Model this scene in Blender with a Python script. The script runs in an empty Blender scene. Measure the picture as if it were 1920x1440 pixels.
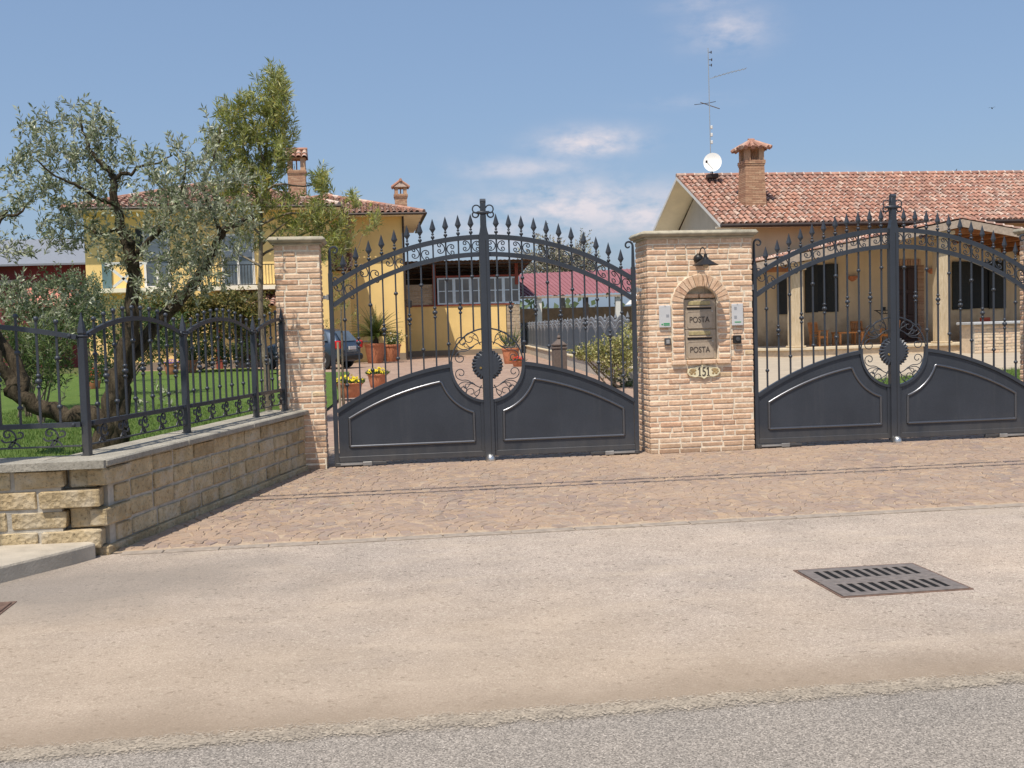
import bpy, math, random
import numpy as np
from mathutils import Vector, Matrix
from mathutils.geometry import tessellate_polygon

RND = random.Random(11)
PI = math.pi
scene = bpy.context.scene
COL = scene.collection

# ------------------------------------------------------------------ camera
CAM = Vector((-1.326, -11.777, 1.478))
F = 2000.0
YAW, PIT, ROL = -0.1348, math.atan(106 / 2000.0), -0.028
_c, _s = math.cos(YAW), math.sin(YAW)
FWD = Vector((-_s * math.cos(PIT), _c * math.cos(PIT), -math.sin(PIT)))
_r = Vector((_c, _s, 0)); _u = _r.cross(FWD)
RGT = _r * math.cos(ROL) + _u * math.sin(ROL)
UPV = _u * math.cos(ROL) - _r * math.sin(ROL)

def at(px, py, Y):
    """surveyed point: where the sight line of a photo pixel meets the vertical plane y = Y"""
    d = FWD + RGT * ((px - 960) / F) + UPV * ((720 - py) / F)
    return CAM + d * ((Y - CAM.y) / d.y)

def ground(px, py, z=0.0):
    d = FWD + RGT * ((px - 960) / F) + UPV * ((720 - py) / F)
    return CAM + d * ((z - CAM.z) / d.z)

cam_data = bpy.data.cameras.new('camera')
cam = bpy.data.objects.new('camera', cam_data)
COL.objects.link(cam)
cam_data.sensor_width = 36.0
cam_data.lens = F * 36.0 / 1920.0
cam_data.clip_start = 0.1
cam_data.clip_end = 3000
mw = Matrix.Identity(4)
for i in range(3):
    mw[i][0], mw[i][1], mw[i][2], mw[i][3] = RGT[i], UPV[i], -FWD[i], CAM[i]
cam.matrix_world = mw
scene.camera = cam

# ------------------------------------------------------------------ node helper
class NT:
    def __init__(self, name):
        self.m = bpy.data.materials.new(name)
        self.m.use_nodes = True
        self.t = self.m.node_tree
        self.n = self.t.nodes
        self.b = self.n['Principled BSDF']
        self.tc = None
    def node(self, typ, **kw):
        n = self.n.new(typ)
        for k, v in kw.items():
            setattr(n, k, v)
        return n
    def link(self, a, b):
        self.t.links.new(a, b)
    def setv(self, sock, v):
        if isinstance(v, (int, float)):
            sock.default_value = v
        elif isinstance(v, (tuple, list)):
            sock.default_value = (*v, 1.0) if len(v) == 3 and len(sock.default_value) == 4 else v
        else:
            self.link(v, sock)
    def coord(self):
        if self.tc is None:
            self.tc = self.node('ShaderNodeTexCoord').outputs['Object']
        return self.tc
    def mapping(self, scale=(1, 1, 1), rot=(0, 0, 0)):
        n = self.node('ShaderNodeMapping')
        n.inputs['Scale'].default_value = scale
        n.inputs['Rotation'].default_value = rot
        self.link(self.coord(), n.inputs['Vector'])
        return n.outputs[0]
    def noise(self, scale, detail=3, rough=0.55, vec=None):
        n = self.node('ShaderNodeTexNoise')
        n.inputs['Scale'].default_value = scale
        n.inputs['Detail'].default_value = detail
        n.inputs['Roughness'].default_value = rough
        self.link(vec if vec is not None else self.coord(), n.inputs['Vector'])
        return n.outputs['Fac']
    def voro(self, scale, out='Distance', vec=None, feature='F1', rnd=1.0):
        n = self.node('ShaderNodeTexVoronoi', feature=feature)
        n.inputs['Scale'].default_value = scale
        n.inputs['Randomness'].default_value = rnd
        self.link(vec if vec is not None else self.coord(), n.inputs['Vector'])
        return n.outputs[out]
    def ramp(self, fac, stops, interp='LINEAR'):
        n = self.node('ShaderNodeValToRGB')
        n.color_ramp.interpolation = interp
        e = n.color_ramp.elements
        while len(e) < len(stops):
            e.new(0.5)
        for i, (p, c) in enumerate(stops):
            e[i].position = p
            if isinstance(c, (int, float)):
                c = (c, c, c)
            e[i].color = (*c, 1)
        self.link(fac, n.inputs[0])
        return n.outputs['Color']
    def mix(self, fac, a, b, mode='MIX'):
        n = self.node('ShaderNodeMix', data_type='RGBA', blend_type=mode)
        self.setv(n.inputs['Factor'], fac)
        self.setv(n.inputs['A'] if False else n.inputs[6], a)
        self.setv(n.inputs[7], b)
        return n.outputs[2]
    def math(self, op, a, b=0.0, c=None, clamp=False):
        n = self.node('ShaderNodeMath', operation=op)
        n.use_clamp = clamp
        self.setv(n.inputs[0], a); self.setv(n.inputs[1], b)
        if c is not None:
            self.setv(n.inputs[2], c)
        return n.outputs[0]
    def sep(self, vec):
        n = self.node('ShaderNodeSeparateXYZ')
        self.link(vec, n.inputs[0])
        return n.outputs
    def island(self):
        return self.node('ShaderNodeNewGeometry').outputs['Random Per Island']
    def bump(self, h, strength=0.5, dist=0.01):
        n = self.node('ShaderNodeBump')
        n.inputs['Strength'].default_value = strength
        n.inputs['Distance'].default_value = dist
        self.link(h, n.inputs['Height'])
        self.link(n.outputs[0], self.b.inputs['Normal'])
    def out(self, color=None, rough=None, metal=None, spec=None):
        if color is not None: self.setv(self.b.inputs['Base Color'], color)
        if rough is not None: self.setv(self.b.inputs['Roughness'], rough)
        if metal is not None: self.setv(self.b.inputs['Metallic'], metal)
        if spec is not None: self.setv(self.b.inputs['Specular IOR Level'], spec)
        return self.m

def simple(name, c, rough=0.6, metal=0.0, var=0.15, scale=6.0, spec=0.4, bump=0.0, bscale=40):
    k = NT(name)
    f = k.noise(scale, 4)
    lo = tuple(x * (1 - var) for x in c); hi = tuple(min(1, x * (1 + var)) for x in c)
    col = k.ramp(f, [(0.3, lo), (0.7, hi)])
    if bump:
        k.bump(k.noise(bscale, 3), bump, 0.01)
    return k.out(col, rough, metal, spec)

def islands(name, stops, rough=0.7, var=0.2, scale=20, bump=0.0, bscale=60, dirt=None, spec=0.3, bdist=0.01):
    """every loose piece of the mesh gets a colour of its own"""
    k = NT(name)
    col = k.ramp(k.island(), stops)
    nz = k.noise(scale, 4, 0.6)
    col = k.mix(1.0, col, k.ramp(nz, [(0.25, 1 - var), (0.75, 1 + var)]), 'MULTIPLY')
    if dirt:
        col = k.mix(k.ramp(k.noise(dirt[1], 3), [(dirt[2], 0.0), (dirt[2] + 0.15, dirt[3])]), col, dirt[0])
    if bump:
        k.bump(k.noise(bscale, 4, 0.65), bump, bdist)
    return k.out(col, rough, 0, spec)

def leafmat(name, stops, back=None, rough=0.45, transl=0.25):
    k = NT(name)
    g = k.node('ShaderNodeNewGeometry')
    col = k.ramp(g.outputs['Random Per Island'], stops)
    if back is not None:
        col = k.mix(k.math('MULTIPLY', g.outputs['Backfacing'], 0.8), col, back)
    k.out(col, rough, 0, 0.35)
    tr = k.node('ShaderNodeBsdfTranslucent')
    k.link(col, tr.inputs['Color'])
    mx = k.node('ShaderNodeMixShader')
    mx.inputs[0].default_value = transl
    o = k.n['Material Output']
    k.link(k.b.outputs[0], mx.inputs[1]); k.link(tr.outputs[0], mx.inputs[2]); k.link(mx.outputs[0], o.inputs['Surface'])
    return k.m

M = {}
# -- ground
def make_ground_mats():
    k = NT('asphalt_apron')
    P = k.coord()
    big = k.noise(0.45, 4, 0.6)
    mid = k.noise(2.2, 5, 0.65)
    st = k.voro(190, 'Color'); stv = k.sep(st)[0]
    st2 = k.voro(60, 'Color'); stv2 = k.sep(st2)[1]
    base = k.ramp(big, [(0.3, (0.345, 0.292, 0.248)), (0.5, (0.395, 0.328, 0.272)), (0.7, (0.42, 0.342, 0.276))])
    base = k.mix(1.0, base, k.ramp(mid, [(0.3, 0.86), (0.7, 1.12)]), 'MULTIPLY')
    # fine gravel in the wearing course
    base = k.mix(1.0, base, k.ramp(stv, [(0.0, 0.55), (0.25, 0.87), (0.7, 1.04), (0.93, 1.18), (1.0, 1.65)]), 'MULTIPLY')
    base = k.mix(k.ramp(stv2, [(0.955, 0.0), (0.965, 0.55)]), base, (0.5, 0.44, 0.36))
    base = k.mix(k.ramp(k.sep(st2)[0], [(0.97, 0.0), (0.98, 0.55)]), base, (0.09, 0.07, 0.055))
    xg = k.math('ADD', k.math('MULTIPLY', k.sep(P)[0], -0.16), k.math('MULTIPLY', k.sep(P)[1], -0.42))
    xg = k.math('ADD', xg, k.math('MULTIPLY', k.math('SUBTRACT', k.noise(0.9, 5, 0.65), 0.5), 1.3))
    base = k.mix(k.ramp(k.math('MULTIPLY_ADD', xg, 0.5, -0.6, clamp=True), [(0.55, 0.0), (1.0, 0.5)]), base, (0.345, 0.268, 0.19))
    # patches of loose grit and faint tyre tracks along the kerb
    gr = k.noise(1.6, 6, 0.75, k.mapping((0.45, 1.5, 1)))
    base = k.mix(k.ramp(gr, [(0.52, 0.0), (0.68, 0.45)]), base, (0.46, 0.375, 0.29))
    base = k.mix(k.ramp(k.noise(3.2, 6, 0.75, k.mapping((0.5, 1.3, 1))), [(0.60, 0.0), (0.72, 0.35)]), base, (0.20, 0.165, 0.135))
    base = k.mix(k.ramp(k.noise(11, 3, 0.6), [(0.775, 0.0), (0.80, 0.5)]), base, (0.10, 0.08, 0.065))
    # dark, dusty gutter along the carriageway
    y = k.sep(P)[1]
    yy = k.math('ADD', y, k.math('MULTIPLY', k.math('SUBTRACT', k.noise(1.1, 4), 0.5), 0.55))
    gut = k.ramp(k.math('MULTIPLY_ADD', yy, 0.5, 4.0, clamp=True), [(0.1, 0.75), (0.2, 0.5), (0.36, 0.0)])
    base = k.mix(gut, base, (0.235, 0.18, 0.13))
    # greyer, darker worn area by the wall corner
    x = k.sep(P)[0]
    dx = k.math('MULTIPLY', k.math('ADD', x, 3.2), 0.55); dy = k.math('MULTIPLY', k.math('ADD', y, 5.1), 0.95)
    rr = k.math('SQRT', k.math('ADD', k.math('MULTIPLY', dx, dx), k.math('MULTIPLY', dy, dy)))
    rr = k.math('ADD', rr, k.math('MULTIPLY', k.math('SUBTRACT', k.noise(1.4, 4), 0.5), 0.9))
    base = k.mix(k.ramp(rr, [(0.35, 0.62), (1.0, 0.0)]), base, (0.185, 0.165, 0.145))
    h = k.mix(0.5, stv, k.voro(95, 'Distance'))
    k.bump(h, 0.35, 0.004)
    M['asphalt'] = k.out(base, 0.9, 0, 0.2)

    k = NT('asphalt_road')
    stv = k.sep(k.voro(185, 'Color'))[0]
    base = k.ramp(k.noise(1.2, 4), [(0.3, (0.245, 0.218, 0.19)), (0.7, (0.305, 0.266, 0.226))])
    base = k.mix(1.0, base, k.ramp(stv, [(0.0, 0.45), (0.3, 0.78), (0.7, 1.08), (0.92, 1.35), (1.0, 1.75)]), 'MULTIPLY')
    k.bump(k.mix(0.5, stv, k.voro(90, 'Distance')), 0.4, 0.005)
    M['road'] = k.out(base, 0.85, 0, 0.25)

    k = NT('worn_road_paint')
    stv = k.sep(k.voro(130, 'Color'))[0]
    base = k.mix(k.ramp(k.noise(9, 5, 0.7), [(0.4, 0.25), (0.6, 0.85)]), (0.30, 0.255, 0.205), (0.46, 0.39, 0.305))
    base = k.mix(1.0, base, k.ramp(stv, [(0.0, 0.5), (0.35, 0.9), (0.9, 1.1), (1.0, 1.4)]), 'MULTIPLY')
    yy = k.math('ABSOLUTE', k.math('ADD', k.sep(k.coord())[1], 7.80))
    e = k.math('SUBTRACT', k.math('MULTIPLY_ADD', k.math('SUBTRACT', k.noise(7, 6, 0.7), 0.5), 0.16, 0.062), yy)
    e = k.math('ADD', e, k.math('MULTIPLY', k.math('SUBTRACT', stv, 0.5), 0.05))
    a = k.ramp(k.math('MULTIPLY_ADD', e, 9.0, 0.5, clamp=True), [(0.3, 0.0), (0.7, 0.75)])
    k.setv(k.b.inputs['Alpha'], a)
    M['line'] = k.out(base, 0.9, 0, 0.2)

    k = NT('sandy_joint')
    base = k.ramp(k.noise(30, 4), [(0.3, (0.33, 0.25, 0.18)), (0.7, (0.47, 0.37, 0.27))])
    M['joint'] = k.out(base, 0.95, 0, 0.1)

    k = NT('porphyry_cobble')
    col = k.ramp(k.island(), [(0.0, (0.235, 0.182, 0.15)), (0.2, (0.31, 0.222, 0.17)), (0.4, (0.28, 0.222, 0.185)), (0.6, (0.345, 0.245, 0.17)),
                              (0.8, (0.25, 0.19, 0.17)), (0.93, (0.39, 0.28, 0.19)), (1.0, (0.31, 0.255, 0.21))])
    col = k.mix(1.0, col, k.ramp(k.noise(55, 4, 0.6), [(0.3, 0.82), (0.7, 1.18)]), 'MULTIPLY')
    col = k.mix(k.ramp(k.noise(0.9, 4), [(0.4, 0.05), (0.65, 0.55)]), col, (0.40, 0.29, 0.205))   # dusty areas
    k.bump(k.noise(60, 4), 0.4, 0.006)
    M['cobble'] = k.out(col, 0.75, 0, 0.3)

    k = NT('red_driveway_paving')
    v = k.sep(k.voro(9, 'Color'))[0]
    base = k.ramp(v, [(0, (0.27, 0.18, 0.14)), (0.5, (0.33, 0.23, 0.175)), (1, (0.38, 0.27, 0.2))])
    base = k.mix(1.0, base, k.ramp(k.noise(0.8, 4), [(0.3, 0.88), (0.7, 1.1)]), 'MULTIPLY')
    M['drive'] = k.out(base, 0.85, 0, 0.2)
    k = NT('pale_concrete_drive')
    base = k.ramp(k.noise(1.3, 5, 0.6), [(0.3, (0.36, 0.30, 0.225)), (0.7, (0.46, 0.385, 0.29))])
    M['pale_drive'] = k.out(base, 0.9, 0, 0.2)
    k = NT('lawn_turf')
    a = k.noise(3.0, 5, 0.7); b = k.noise(60, 3, 0.7)
    base = k.ramp(a, [(0.3, (0.085, 0.145, 0.028)), (0.7, (0.135, 0.20, 0.045))])
    base = k.mix(1.0, base, k.ramp(b, [(0.3, 0.6), (0.7, 1.35)]), 'MULTIPLY')
    k.bump(b, 0.8, 0.04)
    M['lawn'] = k.out(base, 0.9, 0, 0.15)
    M['blade'] = leafmat('grass_blade', [(0, (0.085, 0.15, 0.025)), (0.6, (0.13, 0.205, 0.042)), (1, (0.22, 0.26, 0.075))], None, 0.6, 0.3)
    k = NT('far_field')
    base = k.ramp(k.noise(0.05, 5), [(0.3, (0.06, 0.09, 0.03)), (0.7, (0.14, 0.13, 0.06))])
    M['field'] = k.out(base, 0.95, 0, 0.1)
make_ground_mats()

# -- masonry
def tuff():
    k = NT('yellow_tuff_block')
    col = k.ramp(k.island(), [(0, (0.41, 0.31, 0.18)), (0.35, (0.53, 0.425, 0.26)), (0.7, (0.48, 0.365, 0.215)), (1, (0.58, 0.485, 0.32))])
    pits = k.voro(28, 'Distance')
    p2 = k.noise(45, 5, 0.7)
    col = k.mix(1.0, col, k.ramp(k.noise(9, 4), [(0.3, 0.78), (0.7, 1.2)]), 'MULTIPLY')
    col = k.mix(k.ramp(p2, [(0.33, 0.85), (0.45, 0.0)]), col, (0.13, 0.10, 0.06))
    col = k.mix(k.ramp(k.noise(4.5, 3), [(0.50, 0.0), (0.66, 0.55)]), col, (0.52, 0.465, 0.37))   # mortar smears
    k.bump(k.mix(0.5, pits, p2), 1.0, 0.02)
    return k.out(col, 0.95, 0, 0.1)
M['tuff'] = tuff()
M['mortar_grey'] = simple('grey_mortar', (0.44, 0.405, 0.345), 0.95, var=0.22, scale=12, bump=0.5, bscale=60)
def brick(name, stops, m=1.0):
    k = NT(name)
    col = k.ramp(k.island(), stops)
    col = k.mix(1.0, col, k.ramp(k.noise(26, 4, 0.65), [(0.25, 0.78), (0.75, 1.2)]), 'MULTIPLY')
    col = k.mix(k.ramp(k.noise(13, 4, 0.7), [(0.5, 0.0), (0.72, 0.65)]), col, (0.70, 0.58, 0.44))
    z = k.sep(k.coord())[2]
    zz = k.math('ADD', z, k.math('MULTIPLY', k.math('SUBTRACT', k.noise(4, 5, 0.7), 0.5), 0.5))
    col = k.mix(k.ramp(zz, [(0.0, 0.6), (0.28, 0.0)]), col, (0.30, 0.22, 0.15))
    col = k.mix(k.ramp(k.noise(2.2, 5, 0.7, k.mapping((1.5, 1.5, 0.5))), [(0.55, 0.0), (0.75, 0.4)]), col, (0.33, 0.23, 0.15))
    k.bump(k.noise(75, 4, 0.7), 0.6, 0.008)
    return k.out(col, 0.85, 0, 0.2)
M['brick'] = brick('sandy_brick', [(0, (0.56, 0.36, 0.225)), (0.2, (0.68, 0.46, 0.31)), (0.45, (0.62, 0.41, 0.27)), (0.7, (0.72, 0.515, 0.36)), (0.88, (0.59, 0.365, 0.24)), (0.97, (0.50, 0.305, 0.20)), (1, (0.64, 0.49, 0.30))])
M['brick_mortar'] = simple('brick_mortar', (0.74, 0.64, 0.50), 0.95, var=0.18, scale=25, bump=0.5, bscale=90)
M['cap'] = simple('mossy_capstone', (0.37, 0.33, 0.25), 0.95, var=0.28, scale=9, bump=0.5, bscale=50)
def coping():
    k = NT('grey_stone_coping')
    col = k.ramp(k.noise(5, 5, 0.65), [(0.3, (0.27, 0.25, 0.21)), (0.7, (0.41, 0.38, 0.32))])
    col = k.mix(k.ramp(k.noise(60, 4, 0.7), [(0.35, 0.5), (0.5, 0.0)]), col, (0.12, 0.11, 0.09))
    k.bump(k.noise(50, 5, 0.7), 0.7, 0.012)
    return k.out(col, 0.95, 0, 0.15)
M['coping'] = coping()
M['kerb'] = simple('pale_kerb_concrete', (0.42, 0.37, 0.30), 0.95, var=0.18, scale=5, bump=0.5, bscale=70)
M['border'] = simple('grey_border_stone', (0.30, 0.25, 0.205), 0.9, var=0.22, scale=14, bump=0.4, bscale=60)

# -- iron and metals
def iron():
    k = NT('anthracite_iron')
    f = k.noise(240, 2, 0.6); g = k.noise(2.0, 4)
    col = k.ramp(f, [(0.3, (0.034, 0.040, 0.051)), (0.7, (0.053, 0.060, 0.074))])
    col = k.mix(1.0, col, k.ramp(g, [(0.3, 0.85), (0.7, 1.15)]), 'MULTIPLY')
    z = k.sep(k.coord())[2]
    zz = k.math('ADD', z, k.math('MULTIPLY', k.math('SUBTRACT', k.noise(5, 5, 0.7, k.mapping((1, 1, 0.35))), 0.5), 0.5))
    col = k.mix(k.ramp(zz, [(0.02, 0.32), (0.26, 0.0)]), col, (0.17, 0.15, 0.125))
    st = k.noise(7, 4, 0.65, k.mapping((1.5, 1.5, 0.12)))
    col = k.mix(k.ramp(st, [(0.55, 0.0), (0.75, 0.10)]), col, (0.16, 0.155, 0.15))
    k.bump(f, 0.12, 0.002)
    return k.out(col, k.math('MULTIPLY_ADD', g, 0.15, 0.34), 0.25, 0.5)
M['iron'] = iron()
M['iron_glint'] = simple('glint_lightened_iron', (0.17, 0.175, 0.19), 0.3, 0.85, 0.1, 60, 0.6)  # paler, more metallic gate iron: sun highlight on the mouldings put into the colour
M['steel'] = simple('dull_galvanised_steel', (0.42, 0.41, 0.39), 0.45, 0.7, 0.2)
M['bright'] = simple('bright_steel', (0.6, 0.59, 0.57), 0.3, 0.9, 0.1)
M['brass'] = simple('brass', (0.45, 0.30, 0.10), 0.35, 0.8, 0.1)
M['bronze'] = simple('bronze_grey_enamel', (0.40, 0.325, 0.245), 0.5, 0.15, 0.12, 30)
M['bronze_flap'] = simple('yellowed_brass_flap', (0.42, 0.345, 0.18), 0.5, 0.2, 0.2, 40)
M['black'] = simple('black_paint', (0.018, 0.017, 0.017), 0.45, 0, 0.2)
M['ink'] = simple('dark_lettering', (0.045, 0.035, 0.03), 0.7, 0, 0.1)
M['lampblack'] = simple('lamp_black_enamel', (0.022, 0.020, 0.020), 0.4, 0.1, 0.2)
M['bulb'] = simple('frosted_glass_bulb', (0.55, 0.45, 0.33), 0.3, 0, 0.05)
M['plaque'] = simple('cream_ceramic', (0.74, 0.66, 0.45), 0.3, 0, 0.06, 30)
M['plaque_deco'] = simple('ochre_glaze', (0.36, 0.25, 0.12), 0.35, 0, 0.3, 90)
M['silver'] = simple('silver_plastic', (0.56, 0.56, 0.56), 0.4, 0.1, 0.04)
M['label_grey'] = simple('grey_name_label', (0.33, 0.34, 0.36), 0.5, 0, 0.35, 400)
M['green'] = simple('green_print', (0.03, 0.28, 0.10), 0.5, 0, 0.05)
M['rust'] = simple('rusty_cast_iron', (0.16, 0.10, 0.075), 0.8, 0.2, 0.35, 25, bump=0.4)
M['backing'] = simple('matt_grey_sheet', (0.085, 0.105, 0.13), 0.85, 0, 0.12, spec=0.15)
M['rail_grey'] = simple('light_grey_rail_paint', (0.17, 0.185, 0.21), 0.6, 0, 0.15)
M['grate'] = simple('brown_grey_cast_iron', (0.18, 0.155, 0.142), 0.75, 0.2, 0.22, 20, bump=0.4)
M['pit_shade'] = simple('painted_pit_shade', (0.004, 0.004, 0.004), 0.95, 0, 0.2)

# -- buildings
def plaster(name, c, stain=None, var=0.08, drips=0.15):
    k = NT(name)
    col = k.ramp(k.noise(0.9, 5, 0.6), [(0.3, tuple(x * (1 - var) for x in c)), (0.7, tuple(min(1, x * (1 + var)) for x in c))])
    st = k.noise(1.0, 4, 0.6, k.mapping((1.6, 1.6, 0.25)))
    col = k.mix(k.math('MULTIPLY', k.ramp(st, [(0.5, 0.0), (0.75, 1.0)]), drips), col, tuple(x * 0.55 for x in c))
    if stain:
        z = k.sep(k.coord())[2]
        zz = k.math('ADD', z, k.math('MULTIPLY', k.math('SUBTRACT', k.noise(1.6, 5, 0.65), 0.5), 2.2))
        col = k.mix(k.ramp(k.math('MULTIPLY', zz, 0.5), [(0.15, 0.85), (0.75, 0.0)]), col, stain)
    k.bump(k.noise(60, 3), 0.15, 0.01)
    return k.out(col, 0.9, 0, 0.15)
M['yellow'] = plaster('yellow_render', (0.85, 0.605, 0.25))
M['skirt'] = plaster('grey_brown_plinth', (0.25, 0.20, 0.15))
M['cream'] = plaster('cream_render', (0.86, 0.77, 0.60))
M['whiteish'] = plaster('pale_render', (0.60, 0.55, 0.46))
M['stained'] = plaster('stained_beige_render', (0.66, 0.52, 0.34), (0.20, 0.12, 0.06), 0.1, 0.3)
M['pinkred'] = plaster('dull_red_render', (0.17, 0.045, 0.05))
M['salmon'] = simple('salmon_awning', (0.52, 0.21, 0.16), 0.8, 0, 0.1)
M['white'] = simple('white_paint', (0.72, 0.70, 0.66), 0.5, 0, 0.06)
M['grey_roof'] = simple('pale_sheet_roof', (0.22, 0.235, 0.265), 0.55, 0.1, 0.06)
M['brown'] = simple('dark_brown_wall', (0.055, 0.036, 0.02), 0.85, 0, 0.3, 3)
M['gutter'] = simple('brown_gutter', (0.055, 0.04, 0.035), 0.5, 0.2, 0.2)
def tile(name, stops):
    k = NT(name)
    col = k.ramp(k.island(), stops)
    col = k.mix(1.0, col, k.ramp(k.noise(14, 4, 0.65), [(0.25, 0.75), (0.75, 1.2)]), 'MULTIPLY')
    col = k.mix(k.ramp(k.noise(3.5, 5, 0.7), [(0.5, 0.0), (0.68, 0.65)]), col, (0.20, 0.145, 0.11))
    k.bump(k.noise(40, 3), 0.3, 0.01)
    return k.out(col, 0.85, 0, 0.2)
M['tile'] = tile('terracotta_tile', [(0, (0.27, 0.145, 0.115)), (0.25, (0.46, 0.235, 0.165)), (0.45, (0.35, 0.18, 0.135)), (0.7, (0.52, 0.295, 0.215)), (0.85, (0.30, 0.19, 0.155)), (1, (0.58, 0.41, 0.32))])
M['tile_pale'] = simple('lichened_tile_lip', (0.56, 0.44, 0.37), 0.9, 0, 0.25, 20)
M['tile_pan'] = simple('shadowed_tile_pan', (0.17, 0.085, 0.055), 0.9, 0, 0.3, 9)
M['chim'] = islands('thin_chimney_brick', [(0, (0.36, 0.20, 0.13)), (0.5, (0.46, 0.27, 0.17)), (1, (0.52, 0.34, 0.22))], 0.85, 0.18, 12, 0.4)
M['shutter'] = simple('black_green_shutter', (0.014, 0.016, 0.015), 0.5, 0, 0.2)
M['teal'] = simple('teal_shutter', (0.10, 0.17, 0.19), 0.55, 0, 0.12)
M['blind'] = simple('grey_roller_blind', (0.30, 0.33, 0.37), 0.6, 0, 0.08)
def glass(name, c):
    k = NT(name)
    return k.out(k.ramp(k.noise(0.7, 3), [(0.35, tuple(x * .7 for x in c)), (0.65, tuple(x * 1.3 for x in c))]), 0.08, 0, 0.6)
M['glass'] = glass('window_glass', (0.10, 0.125, 0.15))
M['dark_glass'] = simple('unlit_window_glass', (0.012, 0.013, 0.014), 0.35, 0, 0.3, 1.0, 0.25)
M['dusty_glass'] = glass('dusty_window_glass', (0.15, 0.155, 0.155))
M['blueframe'] = simple('pale_blue_frame', (0.58, 0.70, 0.78), 0.5, 0, 0.08)
M['door'] = simple('dark_walnut_door', (0.045, 0.018, 0.012), 0.5, 0, 0.25, 8)
M['wood'] = simple('varnished_pine', (0.42, 0.17, 0.05), 0.5, 0, 0.22, 9)
M['soffit'] = simple('stained_pine_soffit', (0.30, 0.12, 0.045), 0.65, 0, 0.25, 5)
M['oldwood'] = simple('weathered_fascia', (0.36, 0.29, 0.23), 0.85, 0, 0.2, 9)
def trav():
    k = NT('travertine')
    col = k.ramp(k.noise(3, 5, 0.65, k.mapping((6, 6, 0.8))), [(0.3, (0.43, 0.33, 0.20)), (0.7, (0.62, 0.51, 0.36))])
    k.bump(k.noise(30, 4, 0.7, k.mapping((3, 3, 0.6))), 0.5, 0.02)
    return k.out(col, 0.85, 0, 0.2)
M['trav'] = trav()
M['terrace_edge'] = simple('pale_stone_edge', (0.58, 0.49, 0.35), 0.8, 0, 0.12)
M['redmetal'] = simple('faded_red_sheet', (0.27, 0.105, 0.115), 0.6, 0.0, 0.08, 1.0)
M['redpost'] = simple('oxide_red_paint', (0.24, 0.05, 0.03), 0.6, 0, 0.2)
M['rustysheet'] = simple('brown_corrugated_sheet', (0.16, 0.095, 0.06), 0.8, 0.1, 0.3, 2)
M['greyblock'] = islands('grey_tan_block', [(0, (0.34, 0.26, 0.18)), (0.5, (0.42, 0.33, 0.23)), (1, (0.46, 0.37, 0.27))], 0.9, 0.2, 8)
M['whitebrick'] = islands('pale_rubble_brick', [(0, (0.52, 0.40, 0.27)), (0.5, (0.66, 0.53, 0.38)), (1, (0.60, 0.42, 0.29))], 0.9, 0.2, 8, 0.4)
M['marble'] = simple('grey_stone_top', (0.42, 0.43, 0.44), 0.5, 0, 0.2, 20)
M['redseat'] = simple('red_seat_cover', (0.36, 0.07, 0.04), 0.7, 0, 0.1)
M['bollard'] = simple('brown_grey_stone', (0.125, 0.095, 0.08), 0.8, 0, 0.2, 20)
M['terracotta'] = simple('terracotta', (0.52, 0.20, 0.10), 0.8, 0, 0.18, 9)
M['soil'] = simple('dark_soil', (0.03, 0.022, 0.015), 0.95, 0, 0.3)
M['white_dish'] = simple('white_dish_enamel', (0.80, 0.79, 0.76), 0.45, 0, 0.02)
M['alu'] = simple('aluminium', (0.5, 0.5, 0.5), 0.4, 0.6, 0.1)
M['redplastic'] = simple('red_lamp_plastic', (0.45, 0.01, 0.01), 0.2, 0, 0.05)
M['tyre'] = simple('tyre_rubber', (0.02, 0.02, 0.02), 0.85, 0, 0.1)
def carpaint():
    k = NT('slate_blue_car_paint')
    k.b.inputs['Coat Weight'].default_value = 0.8
    return k.out(k.ramp(k.noise(200, 2), [(0.3, (0.035, 0.055, 0.09)), (0.7, (0.05, 0.075, 0.115))]), 0.35, 0.5, 0.5)
M['car'] = carpaint()

# -- plants
def bark(name, a, b, sc):
    k = NT(name)
    n = k.noise(sc, 5, 0.7, k.mapping((1, 1, 0.3)))
    k.bump(n, 1.0, 0.03)
    return k.out(k.ramp(n, [(0.3, a), (0.7, b)]), 0.95, 0, 0.1)
M['bark'] = bark('olive_bark', (0.022, 0.017, 0.012), (0.115, 0.09, 0.06), 22)
M['thinbark'] = bark('pale_thin_bark', (0.12, 0.095, 0.07), (0.30, 0.25, 0.18), 30)
M['stake'] = simple('pale_stake_wood', (0.36, 0.30, 0.20), 0.9, 0, 0.15)
M['olive'] = leafmat('olive_leaf', [(0, (0.075, 0.105, 0.04)), (0.35, (0.15, 0.185, 0.085)), (0.7, (0.23, 0.26, 0.135)), (1, (0.37, 0.39, 0.25))], (0.42, 0.44, 0.31), 0.38, 0.22)
M['feather'] = leafmat('narrow_leaf', [(0, (0.13, 0.16, 0.025)), (0.4, (0.26, 0.30, 0.055)), (0.8, (0.40, 0.39, 0.09)), (1, (0.48, 0.34, 0.07))], (0.38, 0.40, 0.17), 0.42, 0.3)
M['yellowleaf'] = leafmat('yellow_green_leaf', [(0, (0.16, 0.18, 0.035)), (0.5, (0.28, 0.27, 0.06)), (1, (0.42, 0.36, 0.10))], None, 0.5, 0.35)
M['shrub'] = leafmat('dark_shrub_leaf', [(0, (0.035, 0.068, 0.02)), (0.5, (0.08, 0.13, 0.035)), (0.85, (0.15, 0.19, 0.06)), (1, (0.27, 0.27, 0.08))], None, 0.4, 0.2)
M['greyshrub'] = leafmat('grey_green_leaf', [(0, (0.07, 0.10, 0.045)), (0.6, (0.15, 0.19, 0.09)), (1, (0.27, 0.30, 0.17))], None, 0.45, 0.2)
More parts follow.
